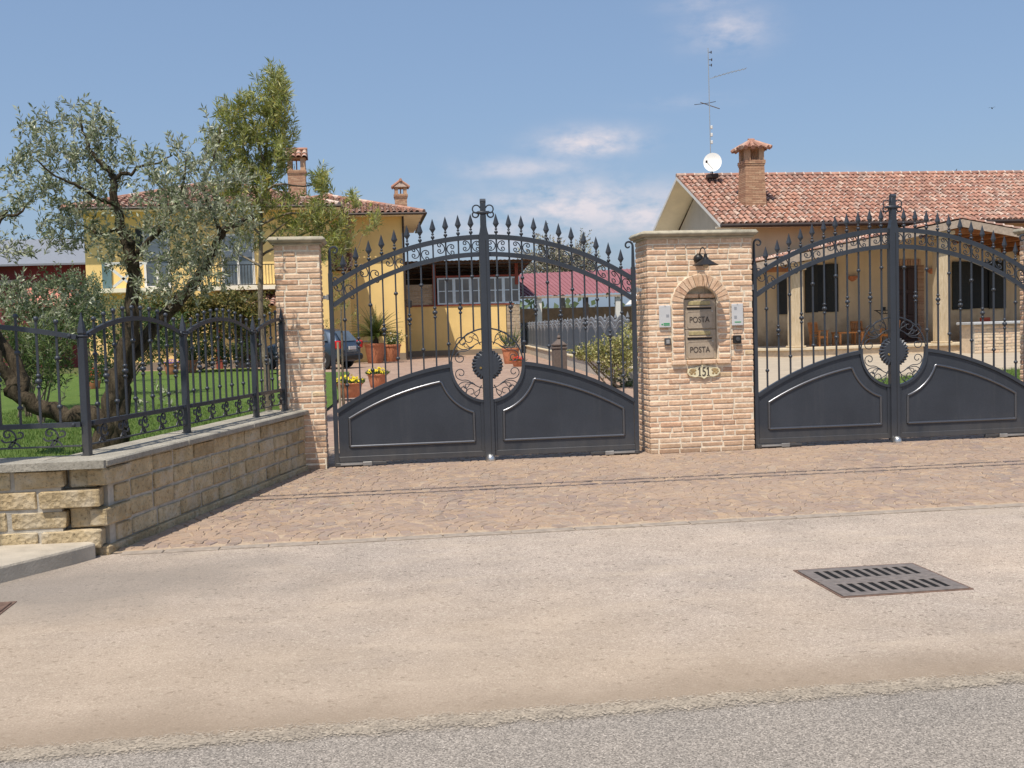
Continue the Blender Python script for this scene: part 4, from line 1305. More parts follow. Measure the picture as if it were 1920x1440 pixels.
# --- yellow two-storey house
hs = thing('yellow_house', 'two-storey yellow house with hipped terracotta roof behind the olive tree', 'house', (-6, 40, 0))
b = MB(); b.box(-13.56, -2.84, 38, 46.3, .35, 7.12); b.box(-2.86, 0.64, 42, 50.4, .35, 7.18); b.build('wall', M['yellow'], hs, world=True)
b = MB(); b.box(-13.6, -2.80, 37.97, 46.3, 0, .36); b.box(-2.8, 0.67, 41.97, 50.4, 0, .36); b.build('plinth', M['skirt'], hs, world=True)
partbox(hs, 'soffit', 'cream', -14.15, -2.25, 37.15, 47.1, 7.10, 7.17)
partbox(hs, 'soffit', 'cream', -7.0, 1.66, 41.15, 51.2, 7.16, 7.23)
hip_roof(hs, -14.2, -2.3, 37.1, 47.1, 7.20, 8.78, skip=())
hip_roof(hs, -8.0, 1.72, 41.1, 51.3, 7.26, 8.75, skip=('l',))
b = MB()
b.tube([(-14.3, 37.03, 7.15), (-2.2, 37.03, 7.15)], .07, 8); b.tube([(-2.22, 37.03, 7.15), (-2.22, 41.2, 7.15)], .07, 8)
b.tube([(-2.2, 41.03, 7.2), (1.8, 41.03, 7.2)], .07, 8); b.tube([(1.8, 41.03, 7.2), (1.8, 51.3, 7.2)], .07, 8)
b.build('gutter', M['gutter'], hs, world=True, smooth=True)
b = MB(); b.tube([(0.70, 41.95, 7.15), (0.70, 41.95, 0.1)], .055, 8); b.build('downpipe', M['gutter'], hs, world=True, smooth=True)
chimney(hs, -4.42, 42.4, 8.0, 10.05, .86, .8, 'front', .55)
chimney(hs, 0.72, 44.2, 7.6, 8.82, .62, .6, 'gable', .30)
# balcony with french windows, half hidden by the olive
partbox(hs, 'balcony_slab', 'cream', -8.6, -5.0, 36.75, 37.99, 3.48, 3.66)
partbox(hs, 'balcony_slab', 'cream', -13.0, -9.9, 36.75, 37.99, 3.48, 3.66)
f = window(hs, -7.66, -6.2, 3.68, 6.05, 37.99, 2, 'glass', 'white', .1)
partbox(f, 'roller_blind', 'blind', -7.56, -6.3, 37.93, 37.96, 5.0, 5.95)
f = window(hs, -11.05, -9.9, 3.68, 6.3, 37.99, 2, 'glass', 'white', .1)
partbox(f, 'roller_blind', 'blind', -10.95, -10.0, 37.93, 37.96, 4.9, 6.2)
partbox(hs, 'shutter', 'teal', -12.85, -12.45, 37.9, 37.99, 3.72, 4.9)
partbox(hs, 'shutter', 'shutter', -11.35, -11.08, 37.9, 37.99, 5.1, 6.35)
def railing(x0, x1, y, z0, z1, x_brace=False):
    b = MB(); b.box(x0, x1, y - .02, y + .02, z1 - .04, z1); b.box(x0, x1, y - .02, y + .02, z0, z0 + .04)
    n = max(2, int((x1 - x0) / .13))
    for i in range(n + 1): x = x0 + (x1 - x0) * i / n; b.box(x - .012, x + .012, y - .012, y + .012, z0 + .04, z1 - .04)
    return b.build('balcony_railing', M['white' if x_brace else 'shutter'], hs, world=True)
railing(-8.5, -5.1, 36.85, 3.68, 4.6)
b = MB(); xa, xb = -12.45, -11.3; y = 36.85
for p, q in (((xa, y, 4.72), (xb, y, 3.72)), ((xa + .3, y, 3.72), (xb + .4, y, 4.72)), ((xa, y, 4.74), (xb + .6, y, 4.74))): b.tube([p, q], .055, 4)
b.build('balcony_brace', M['white'], hs, world=True)
# tiled porch roof over the ground floor
b = MB(); O = Vector((-8.0, 35.9, 2.72)); V = Vector((0, 2.1, .62))
pan_quad(b, [O, O + Vector((3.4, 0, 0)), O + Vector((3.4, 0, 0)) + V, O + V]); tiles(b, O, (1, 0, 0), V, lambda u, v: (3.4, 2.1) if u is None else 0 < u < 3.4, .28, .4, .09)
b.build('porch_roof', TM, hs, world=True, fix=False)
for x in (-7.7, -5.0): partbox(hs, 'porch_post', 'redpost', x - .13, x + .13, 36.1, 36.36, 0, 2.72)
partbox(hs, 'door', 'door', -7.2, -6.1, 37.93, 37.99, .3, 2.5)
partbox(hs, 'window', 'shutter', -11.0, -9.8, 37.93, 37.99, 1.0, 2.5)
# lean-to roof climbing the side wall of the wing
b = MB()
O = Vector((-4.3, 39.3, 4.35)); V = Vector((0, 2.65, 1.2))
pan_quad(b, [O, O + Vector((2.4, 0, 0)), O + Vector((2.4, 0, 0)) + V, O + V]); tiles(b, O, (1, 0, 0), V, lambda u, v: (2.4, 2.7) if u is None else 0 < u < 2.4, .28, .4, .09)
for k in range(4): b.tube([(-2.15 + .06 * k, 41.9, 5.5 + .42 * k), (-2.10 + .06 * k, 41.95, 5.5 + .42 * (k + 1.1))], [.16, .13], 8)
b.build('stair_roof', TM, hs, world=True, fix=False)
partbox(hs, 'stair_wall', 'yellow', -4.2, -2.0, 39.6, 42.0, 0, 4.40)
b = MB(); b.tube([(.66, 41.9, 3.0), (.9, 41.75, 3.0)], .02, 6); b.cbox(.8, 1.0, 41.65, 41.85, 2.6, 2.98, .03); b.build('wall_lantern', M['black'], hs, world=True)

# --- workshop behind, with roofed upper floor
ws = thing('workshop', 'yellow outbuilding with blue-framed windows under a rusty corrugated roof', 'outbuilding', (4, 50, 0))
partbox(ws, 'wall', 'cream', .66, 6.55, 48, 53, .3, 2.78).data.materials[0] = M['yellow']
partbox(ws, 'plinth', 'skirt', .66, 6.57, 47.97, 53, 0, .31)
partbox(ws, 'ledge', 'redpost', .66, 7.0, 47.95, 53, 2.78, 2.85)
def block_wall(root, name, mat, x0, x1, y, z0, z1, bw, bh, yaxis=False):
    b = MB(); r = 0; z = z0
    while z < z1 - .01:
        x = x0 - (bw * .5 if r % 2 else 0)
        while x < x1 - .01:
            a, c = max(x, x0), min(x + bw, x1)
            if c - a > .03: b.cbox(a + .01, c - .01, y - RND.uniform(0, .015), y + .12, z + .01, min(z + bh, z1) - .01, .012)
            x += bw
        z += bh; r += 1
    o = b.build(name, M[mat], root, world=True)
    c = MB(); c.box(x0, x1, y + .012, y + .2, z0, z1); c.build('mortar', M['mortar_grey'], o, world=True)
    return o
block_wall(ws, 'block_infill', 'greyblock', 1.0, 2.5, 48.02, 2.85, 4.0, .4, .12)
block_wall(ws, 'corner_pier', 'greyblock', 6.6, 7.35, 48.0, 0.0, 2.8, .36, .2)
for x in (2.55, 7.2): partbox(ws, 'steel_post', 'redpost', x - .09, x + .09, 47.9, 48.1, 2.85 if x < 5 else 3.9, 5.2)
partbox(ws, 'steel_beam', 'redpost', 2.5, 7.3, 47.92, 48.05, 4.36, 4.46)
partbox(ws, 'back_wall', 'brown', .66, 7.2, 52.6, 52.8, 2.85, 4.5)
f = None
for i in range(5):
    x0 = 2.72 + i * .93; window(ws, x0, x0 + .93, 2.86, 4.34, 48.02, 2, 'dusty_glass', 'blueframe', .085, 2)
b = MB(); n = 60; vs = []
for i in range(n + 1):
    x = .7 + 7.3 * i / n; dz = .03 * (i % 2)
    vs += [(x, 46.9, 5.22 + dz), (x, 53.5, 4.5 + dz)]
b.add(vs, [(2 * i, 2 * i + 2, 2 * i + 3, 2 * i + 1) for i in range(n)])
b.build('corrugated_roof', M['rustysheet'], ws, world=True, fix=False)
b = MB()
for k in range(6): b.box(.8, 7.9, 47.2 + k * 1.2, 47.28 + k * 1.2, 5.05 - k * .13, 5.14 - k * .13)
b.build('purlins', M['gutter'], ws, world=True)

# --- carport
cpt = thing('carport', 'open carport with faded red sheet roof on white posts', 'carport', (10.5, 51, 0))
b = MB(); n = 34; vs = []
for i in range(n + 1):
    f_ = i / n
    for dx, dz in ((0, 0), (.02, .05), (.06, .05), (.08, 0)):
        vs += [(6.9 + 8.1 * f_ + dx, 49.0, 3.22 + .12 * f_ + dz), (5.6 + 10 * f_ + dx, 55, 4.75 + .25 * f_ + dz)]
m = len(vs) // 2
b.add(vs, [(2 * i, 2 * i + 2, 2 * i + 3, 2 * i + 1) for i in range(m - 1)])
b.build('sheet_roof', M['redmetal'], cpt, world=True, fix=False)
b = MB(); b.box(6.9, 15.05, 48.98, 49.04, 3.10, 3.22); b.build('fascia', M['oldwood'], cpt, world=True)
for x, m_ in ((8.65, 'white'), (13.3, 'white'), (11.4, 'gutter'), (15.0, 'gutter')):
    partbox(cpt, 'post', m_, x - .14, x + .14, 49.1, 49.38, 0, 3.15)
bw = MB(); bw.box(7.3, 30, 62, 62.3, 0, 2.75); o = bw.build('boundary_wall', M['brown'], None); o['label'] = 'long dark brown wall closing the yard behind the carport'; o['category'] = 'wall'; o['kind'] = 'thing'

# --- beige annex beside the carport
an = thing('annex', 'small beige gabled annex peeping out beside the brick mailbox pillar', 'outbuilding', (17, 42, 0))
b = MB(); b.extrude([(13.3, 0), (17.5, 0), (17.5, 4.4), (15.4, 4.6), (13.3, 2.7)], 41, 46); b.build('wall', M['cream'], an, world=True)
b = MB(); b.tube([(13.0, 40.9, 2.5), (15.5, 40.9, 4.75)], .09, 4); b.add([(12.95, 40.8, 2.55), (15.5, 40.8, 4.85), (15.5, 46, 4.85), (12.95, 46, 2.55)], [(0, 1, 2, 3)]); b.build('roof', M['white'], an, world=True)

# --- dull red building far left
rb = thing('red_building', 'dull red building with pale sheet roof glimpsed through the olive leaves', 'building', (-20, 50, 0))
partbox(rb, 'wall', 'pinkred', -30, -14.0, 48.6, 56, 0, 5.6)
b = MB(); b.add([(-31, 47.9, 5.5), (-13.2, 47.9, 5.56), (-13.2, 52.5, 7.3), (-31, 52.5, 7.2)], [(0, 1, 2, 3)]); b.add([(-31, 47.9, 5.42), (-13.2, 47.9, 5.48), (-13.2, 47.9, 5.58), (-31, 47.9, 5.52)], [(0, 1, 2, 3)])
b.build('roof', M['grey_roof'], rb, world=True)
b = MB(); b.add([(-19.2, 46.0, 3.2), (-16.2, 46.0, 3.2), (-16.2, 48.5, 4.35), (-19.2, 48.5, 4.35)], [(0, 1, 2, 3)]); b.build('awning', M['salmon'], rb, world=True)
partbox(rb, 'string_course', 'mortar_grey', -30, -19.6, 48.5, 48.62, 4.5, 4.75)

# --- tiled bungalow with porch
bg_ = thing('tiled_bungalow', 'long low beige house with terracotta tile roof and stained porch wall', 'house', (20, 34, 0))
XE = 13.75; ZE, ZR = 5.62, 8.5; YE, YR, YB = 32.2, 38.45, 44.6
b = MB()
b.box(15.0, 34, 33, 43.6, 0, 5.56)
b.build('wall', M['stained'], bg_, world=True)
b = MB()
v = [(15.0, 33.0, 5.5), (15.0, 43.6, 5.5), (15.0, YR, 8.25)]
b.add([(14.99, p[1], p[2]) for p in v], [(0, 1, 2)]); b.build('gable', M['whiteish'], bg_, world=True)
b = MB()
O = Vector((XE, YE, ZE)); V = Vector((0, YR - YE, ZR - ZE)); L = V.length
pan_quad(b, [O, O + Vector((21, 0, 0)), O + Vector((21, 0, 0)) + V, O + V]); pan_quad(b, [(XE, YB, ZE - .1), (XE, YR, ZR), (34.7, YR, ZR), (34.7, YB, ZE - .1)])
tiles(b, O, (1, 0, 0), V, lambda u, v: (21, L) if u is None else 0 < u < 21 and v < L, .262, .52, .092, 6, .018, .42)
for i in range(46):
    x = XE + .46 * i
    b.cur = 0
    b.tube([(x, YR, ZR + .03), (x + .44, YR, ZR + .06)], [.13, .11], 8)
    b.cur = 1; b.tube([(x + .40, YR, ZR + .05), (x + .46, YR, ZR + .06)], [.115, .125], 8)
b.cur = 0
b.build('roof', TM, bg_, world=True, fix=False)
b = MB()          # boxed verge, cream underside and white edge boards
vo = Vector((0, 0, -.12))
for (y0, z0), (y1, z1) in (((YE, ZE), (YR, ZR)), ((YB, ZE - .1), (YR, ZR))):
    b.add([(XE + .02, y0, z0 - .05), (15.1, y0, z0 - .05), (15.1, y1, z1 - .05), (XE + .02, y1, z1 - .05)], [(0, 1, 2, 3)])
b.build('verge_soffit', M['cream'], bg_, world=True, fix=False)
b = MB()
for (y0, z0), (y1, z1) in (((YE, ZE), (YR, ZR)), ((YB, ZE - .1), (YR, ZR))):
    b.add([(XE, y0, z0 + .0), (XE, y0, z0 - .16), (XE, y1, z1 - .16), (XE, y1, z1 + .0), (XE + .03, y0, z0 + .0), (XE + .03, y0, z0 - .16), (XE + .03, y1, z1 - .16), (XE + .03, y1, z1 + .0)], [(0, 1, 2, 3), (4, 7, 6, 5), (0, 4, 5, 1), (1, 5, 6, 2)])
b.build('verge_board', M['white'], bg_, world=True)
partbox(bg_, 'soffit', 'cream', XE + .05, 34.5, 32.25, 33.0, 5.50, 5.56)
b = MB(); b.tube([(XE, 32.12, 5.54), (34.6, 32.12, 5.54)], .09, 8); b.build('gutter', M['gutter'], bg_, world=True, smooth=True)
chimney(bg_, 16.08, 34.6, 6.3, 9.12, .86, .86, 'hip', .5, capw=.20, taper=.14)
# porch: a wide gable towards the yard on two stone columns
PX, PZ, PY = 22.5, 5.35, 28.4
LX, LZ, RX, RZ = 13.9, 3.78, 31.0, 3.75
def rake(x): return PZ - (PX - x) * (PZ - LZ) / (PX - LX) if x < PX else PZ - (x - PX) * (PZ - RZ) / (RX - PX)
b = MB()
for xa, xb in ((LX, PX), (RX, PX)):
    za = rake(xa)
    pan_quad(b, [(xa, PY, za), (xb, PY, PZ), (xb, 32.98, PZ), (xa, 32.98, za)])
    U_ = Vector((0, 1, 0)); V_ = Vector((xb - xa, 0, PZ - za)); Lv = V_.length
    tiles(b, Vector((xa, PY, za)), U_, V_, lambda u, v: (4.5, Lv) if u is None else 0 < u < 4.5 and v < Lv, .26, .40, .088, 5, .01, .5)
b.build('porch_roof', TM, bg_, world=True, fix=False)
b = MB(); w_ = .30
b.sweep([(LX, LZ - .2), (PX, PZ - .2), (RX, RZ - .2)], w_, .06, PY - .03)
b.build('rake_board', M['oldwood'], bg_, world=True)
b = MB()
for xa, xb in ((LX, PX), (PX, RX)):
    za, zb = rake(xa) - .09, rake(xb) - .09
    b.add([(xa, PY + .02, za), (xb, PY + .02, zb), (xb, 32.97, zb), (xa, 32.97, za)], [(0, 1, 2, 3)])
    n = 11
    for i in range(1, n):
        x = xa + (xb - xa) * i / n; z = rake(x) - .09
        b.box(x - .06, x + .06, PY + .05, 32.96, z - .17, z - .012)
b.build('porch_rafters', M['soffit'], bg_, world=True)
b = MB()
for x in (15.72, 21.95): b.box(x - .35, 34 if x > 20 else x + .35, 28.9, 29.16, rake(x) - .48, rake(x) - .28)
b.sweep([(14.2, 3.48), (15.9, 3.48)], .2, .2, 29.0)
b.build('porch_beam', M['soffit'], bg_, world=True)
for x in (15.72, 21.95):
    zt = rake(x) - .36
    c_ = MB(); c_.cbox(x - .25, x + .25, 28.77, 29.27, .36, zt - .32, .03)
    for k, e in enumerate((.34, .40)): c_.cbox(x - e, x + e, 29.02 - e, 29.02 + e, zt - .32 + k * .16 + .002, zt - .16 + k * .16, .02)
    c_.cbox(x - .31, x + .31, 28.71, 29.33, .345, .43, .02)
    c_.build('column', M['trav'], bg_, world=True)
# terrace
b = MB(); b.slab([(15.1, 28.3), (34, 28.3), (34, 33.2), (13.6, 33.2), (13.6, 30.4)], 0, .27); tr_ = b.build('terrace', M['whitebrick'], bg_, world=True)
b = MB(); b.slab([(15.02, 28.2), (34.1, 28.2), (34.1, 33.2), (13.5, 33.2), (13.5, 30.36)], .27, .345); b.build('terrace_edge', M['terrace_edge'], tr_, world=True)
# openings in the porch wall
def shuttered(x0, x1, z0, z1, y=33.0):
    b = MB(); b.box(x0, x1, y - .03, y + .02, z0, z1)
    f = b.build('window', M['dark_glass'], bg_, world=True)
    for xa, xb in ((x0 - .38, x0 + (x1 - x0) * .24), (x1 - (x1 - x0) * .24, x1 + .38)):
        q = MB(); q.box(xa, xb, y - .10, y - .035, z0 - .03, z1 + .03)
        for k in range(16): zz = z0 + (z1 - z0) * (k + .5) / 16; q.box(xa + .05, xb - .05, y - .115, y - .09, zz - .03, zz + .02)
        q.build('shutter', M['shutter'], f, world=True)
    return f
shuttered(18.2, 18.95, 1.80, 3.84); shuttered(25.1, 26.9, 1.75, 3.82)
partbox(bg_, 'shutter', 'shutter', 16.55, 17.1, 32.9, 33.0, 1.72, 3.3)
b = MB(); b.box(22.05, 23.05, 32.95, 33.02, .35, 3.72); dr = b.build('door', M['door'], bg_, world=True)
b = MB()
for xa, xb in ((22.1, 22.52), (22.58, 23.0)):
    for za, zb in ((.5, 1.4), (1.55, 2.5), (2.65, 3.6)): b.cbox(xa, xb, 32.925, 32.95, za, zb, .02)
b.build('door_panels', M['door'], dr, world=True)
b = MB(); b.ball((22.2, 32.88, 1.75), .05); b.build('door_knob', M['brass'], dr, world=True)
b = MB(); z = .35
while z < 3.72:
    for xa in (21.72, 23.07): b.cbox(xa, xa + .30, 32.93, 33.02, z + .008, z + .065, .008)
    z += .072
for i in range(11):
    x = 21.9 + i * 1.28 / 10; b.cbox(x - .052, x + .052, 32.93, 33.02, 3.74, 4.0, .008)
b.build('brick_surround', M['chim'], dr, world=True)
for x, z in ((20.03, 3.25), (23.75, 3.5)):
    b = MB(); vs = []; m = 10
    prof = [(.06, -.16), (.16, -.08), (.26, .02), (.30, .06)]
    for r, dz in prof:
        for k in range(m + 1): a = PI + PI * k / m; vs.append((x + r * math.cos(a), 32.99 + r * .8 * math.sin(a), z + dz))
    b.add(vs, [(i * (m + 1) + k, i * (m + 1) + k + 1, (i + 1) * (m + 1) + k + 1, (i + 1) * (m + 1) + k) for i in range(3) for k in range(m)])
    b.build('wall_sconce', M['terracotta'], bg_, world=True, smooth=True)
partbox(bg_, 'letter_plate', 'shutter', 21.35, 21.55, 32.94, 33.0, 1.75, 1.92)
# brick counter on the yard side
ct = thing('brick_counter', 'pale rubble brick counter with grey stone top beside the porch', 'counter', (24, 26, 0))
block_wall(ct, 'brick_front', 'whitebrick', 21.5, 29, 25.9, 0, 1.08, .34, .115)
partbox(ct, 'core', 'whitebrick', 21.55, 29, 26.1, 26.9, 0, 1.08)
b = MB(); b.cbox(21.4, 29.1, 25.75, 27.0, 1.085, 1.19, .02); b.build('stone_top', M['marble'], ct, world=True)
cu = thing('jar', 'small white jar standing on the stone counter top', 'jar', (23.6, 26.0, 1.19))
b = MB(); b.lathe([(.10, 0), (.13, .05), (.13, .2), (.09, .24)], (0, 0, 0), 10); b.build('body', M['white'], cu, smooth=True)
b = MB(); b.lathe([(.095, .24), (.095, .28), (.03, .30)], (0, 0, 0), 10); b.build('lid', M['terracotta'], cu, smooth=True)

# garden furniture on the terrace
def chair(label, x, y, rz, mat='wood', group=None):
    t = thing('garden_chair', label, 'chair', (x, y, .346), rz, group)
    for sx in (-1, 1):
        b = MB(); b.cbox(sx * .25 - .03, sx * .25 + .03, -.26, -.20, 0, .62, .006); b.build('leg', M[mat], t)
        b = MB(); b.tube([(sx * .25, .22, 0), (sx * .25, .22, .44), (sx * .25, .31, .98)], .032, 4); b.build('leg', M[mat], t)
        b = MB(); b.cbox(sx * .25 - .035, sx * .25 + .035, -.30, .25, .62, .655, .006); b.build('armrest', M[mat], t)
    b = MB()
    for k in range(6): b.cbox(-.23, .23, -.26 + k * .085, -.19 + k * .085, .40, .425, .004)
    b.cbox(-.25, .25, -.262, -.225, .33, .399, .004)
    b.build('seat', M[mat], t)
    b = MB(); b.tube([(-.25, .305, .95), (.25, .305, .95)], .045, 4); b.tube([(-.25, .235, .53), (.25, .235, .53)], .03, 4)
    for k in range(5): b.tube([(-.17 + k * .085, .237, .53), (-.17 + k * .085, .302, .94)], .022, 4)
    b.build('backrest', M[mat], t)
    return t
chair('pine armchair nearest the first porch column, its open frame facing the yard', 17.2, 30.2, 0.5)
chair('pine armchair with slatted back against the porch wall near the door', 19.7, 31.6, 0.15)
chair('pine armchair in front of the table, turned away towards the door', 20.3, 30.2, -1.2)
chair('red-seated wooden armchair behind the brick counter, near the shuttered window', 25.1, 30.6, .3, 'redseat')
chair('tan wooden armchair behind the counter, cut by the third pillar', 28.4, 30.6, -.5)
t = thing('garden_table', 'low pine table between the chairs on the porch', 'table', (18.6, 30.5, .346))
b = MB(); b.cbox(-.55, .55, -.4, .4, .50, .56, .01); b.build('tabletop', M['wood'], t)
for sx in (-1, 1):
    for sy in (-1, 1): b = MB(); b.cbox(sx * .48 - .04, sx * .48 + .04, sy * .33 - .04, sy * .33 + .04, 0, .499, .006); b.build('leg', M['wood'], t)
t = thing('dining_table', 'dark wooden table under the porch behind the counter', 'table', (26.9, 30.6, .346))
b = MB(); b.cbox(-1.1, 1.1, -.5, .5, .72, .79, .01); b.build('tabletop', M['door'], t)
for sx in (-1, 1):
    for sy in (-1, 1): b = MB(); b.cbox(sx * 1.0 - .05, sx * 1.0 + .05, sy * .4 - .05, sy * .4 + .05, 0, .719, .006); b.build('leg', M['door'], t)
t = thing('wire_stand', 'thin dark wire basket stand on the porch beside the walnut door', 'plant stand', (20.9, 31.4, .346))
b = MB()
for z, r in ((1.42, .62), (1.28, .40)):
    b.tube([(r * math.cos(2 * PI * k / 20), r * .6 * math.sin(2 * PI * k / 20), z) for k in range(21)], .018, 5)
for k in range(8): a = 2 * PI * k / 8; b.tube([(.62 * math.cos(a), .372 * math.sin(a), 1.42), (.40 * math.cos(a), .24 * math.sin(a), 1.28)], .012, 5)
b.build('basket', M['shutter'], t)
for k in range(3): a = 2 * PI * k / 3 + .4; b = MB(); b.tube([(.40 * math.cos(a), .24 * math.sin(a), 1.28), (.12 * math.cos(a), .08 * math.sin(a), .7), (.35 * math.cos(a), .25 * math.sin(a), 0)], .014, 5); b.build('leg', M['shutter'], t)

# dish and aerial on the ridge
t = thing('satellite_dish', 'white oval satellite dish on the tiled ridge left of the chimney'.replace(' left of', ' beside'), 'satellite dish', (15.18, 37.3, 8.27))
b = MB(); m = 24; vs = [(0, .10, 0)]; fs = []
for ri in range(1, 5):
    r = .43 * ri / 4
    for k in range(m): a = 2 * PI * k / m; vs.append((r * math.cos(a), .10 - .10 * (ri / 4) ** 2, r * 1.12 * math.sin(a)))
for k in range(m): fs.append((0, 1 + k, 1 + (k + 1) % m))
for ri in range(3):
    for k in range(m): a0 = 1 + ri * m; fs.append((a0 + k, a0 + m + k, a0 + m + (k + 1) % m, a0 + (k + 1) % m))
ry = Matrix.Rotation(math.radians(-18), 4, 'Y') @ Matrix.Rotation(math.radians(-22), 4, 'Z') @ Matrix.Rotation(math.radians(-24), 4, 'X')
b.add([ry @ Vector(v) + Vector((0, 0, .74)) for v in vs], fs); b.build('reflector', M['white_dish'], t, smooth='all', fix=False)
b = MB(); b.tube([(0, .2, .74), (.05, .2, .3), (.08, .25, .0)], .035, 6); b.cbox(-.22, .3, .0, .4, .0, .2, .03); b.build('mount', M['gutter'], t)
b = MB(); b.tube([(.0, .0, .42), (-.2, -.3, .5), (-.45, -.5, .66)], .016, 5); b.cbox(-.50, -.42, -.56, -.46, .62, .74, .02); b.build('feed_arm', M['gutter'], t)
t = thing('tv_aerial', 'tall thin television aerial mast with cross arms on the bungalow ridge', 'aerial', (15.19, 37.6, 8.3))
b = MB(); b.tube([(0, 0, 0), (.0, 0, 1.5), (-.03, 0, 6.1)], .022, 6); b.build('mast', M['alu'], t)
b = MB(); b.tube([(0, -.05, 4.65), (.85, -.5, 4.85), (1.52, -.8, 4.95)], .012, 4)
for k in range(9): x = .2 + k * .16; b.tube([(x, -.05 - x * .5 - .25, 4.68 + x * .18), (x, -.05 - x * .5 + .25, 4.68 + x * .18)], .007, 4)
b.build('yagi_arm', M['alu'], t)
b = MB(); b.tube([(-.75, 0, 3.45), (-.1, 0, 3.52), (.3, 0, 3.6)], .012, 4); b.tube([(-.35, .3, 3.62), (.38, -.3, 3.2)], .016, 4)
b.build('dipole', M['gutter'], t)
b = MB()
for z, dx in ((5.9, .12), (5.55, .14), (5.3, .12)): b.tube([(0, 0, z), (dx, 0, z)], .014, 4); b.tube([(dx, 0, z - .06), (dx, 0, z + .06)], .02, 4)
b.build('whip', M['gutter'], t)
for z in (2.4, 2.05, 1.7): b = MB(); b.cbox(.02, .12, -.05, .05, z - .09, z + .07, .02); b.build('amplifier', M['white'], t)

# birds
def bird(label, p, span, perched=False):
    t = thing('bird', label, 'bird', p)
    b = MB(); s_ = span
    b.lathe([(.002, -.5 * s_ * .6), (.06 * s_, -.2 * s_), (.085 * s_, 0), (.07 * s_, .15 * s_), (.05 * s_, .24 * s_), (.045 * s_, .30 * s_), (.005, .38 * s_)], (0, 0, 0), 8, axis='x')
    if not perched:
        for sx in (-1, 1):
            b.add([(.10 * s_, 0, .02 * s_), (-.12 * s_, 0, .02 * s_), (-.10 * s_, sx * .28 * s_, .14 * s_), (.05 * s_, sx * .25 * s_, .14 * s_), (-.16 * s_, sx * .52 * s_, .06 * s_)], [(0, 1, 2, 3), (3, 2, 4)])
    b.add([(-.28 * s_, 0, 0), (-.5 * s_, .08 * s_, 0), (-.5 * s_, -.08 * s_, 0)], [(0, 1, 2)])
    b.build('body', M['shutter'], t)
    return t
bb = bird('dark swallow gliding alone in the clear sky', at(1860, 203, 45), .42); bb.rotation_euler = (0, .05, .9)
bb = bird('tiny dark bird perched on the long terracotta ridge', at(1793, 319, 38.45), .26, True); bb.rotation_euler = (0, -.9, .4)

# --- railing between the two properties
P0, P1 = Vector((5.15, 14.2)), Vector((8.9, 61.5))
dv = (P1 - P0); FLn = dv.length; fa = math.atan2(dv.y, dv.x)
df = thing('divider_fence', 'long grey railing with scalloped fleur tops dividing the two properties', 'fence', (P0.x, P0.y, 0), fa)
b = MB(); b.box(-1.0, FLn, -.16, .16, 0, .38); b.build('base_wall', M['mortar_grey'], df)
b = MB(); b.cbox(-1.0, FLn, -.2, .2, .382, .44, .01); b.build('coping', M['terrace_edge'], df)
pb = MB(); Lp = 1.95; h0 = .50
top = lambda q: 1.44 + .22 * math.sin(PI * q)
pb.sweep([(Lp * i / 12, top(i / 12)) for i in range(13)], .07, .045)
pb.sweep([(Lp * i / 12, top(i / 12) - .19) for i in range(13)], .05, .045)
pb.box(0, Lp, -.02, .02, h0, h0 + .045)
pb.box(0, Lp, -.015, .015, h0 + .28, h0 + .31)
for i in range(1, 15):
    x = Lp * i / 15; pb.box(x - .012, x + .012, -.012, .012, h0 + .04, top(i / 15) - .17)
    pb.ball((x, 0, top(i / 15) - .10), .05, 6, 4); pb.ball((x, 0, top(i / 15) + .05), .03, 6, 4)
    if i % 3 == 0: pb.ball((x, 0, h0 - .03), .04, 6, 4)
pb.box(-.03, .03, -.03, .03, .44, 1.54); pb.lathe([(.05, 1.54), (.055, 1.58), (.02, 1.62), (.05, 1.66), (.001, 1.80)], (0, 0, 0), 6)
pnl = pb.build('fence_panel', M['rail_grey'], df)
sh = MB(); sh.add([(0, .022, h0 + .05), (Lp, .022, h0 + .05), *[(Lp * i / 8, .022, top(i / 8) - .2) for i in range(8, -1, -1)]], [tuple(range(11))]); sheet = sh.build('backing_sheet', M['backing'], pnl, fix=False)
for i in range(1, int(FLn / Lp)):
    c = copy_tree(pnl, df); c.location = (i * Lp, 0, 0)

# stone bollard
t = thing('stone_bollard', 'brown stone post with moulded cap and ball on the drive', 'bollard', (3.36, 14, 0))
b = MB(); b.cbox(-.16, .16, -.16, .16, 0, .92, .01); b.build('shaft', M['bollard'], t)
b = MB(); b.cbox(-.175, .175, -.175, .175, .922, .97, .01); b.cbox(-.15, .15, -.15, .15, .972, 1.0, .008); b.cbox(-.175, .175, -.175, .175, 1.002, 1.04, .01)
b.lathe([(.21, 1.042), (.10, 1.12), (.05, 1.16)], (0, 0, 0), 4, rot=PI / 4); b.lathe([(.03, 1.16), (.055, 1.20), (.03, 1.245), (.012, 1.26), (.012, 1.29), (.001, 1.30)], (0, 0, 0), 10); b.build('cap', M['bollard'], t)

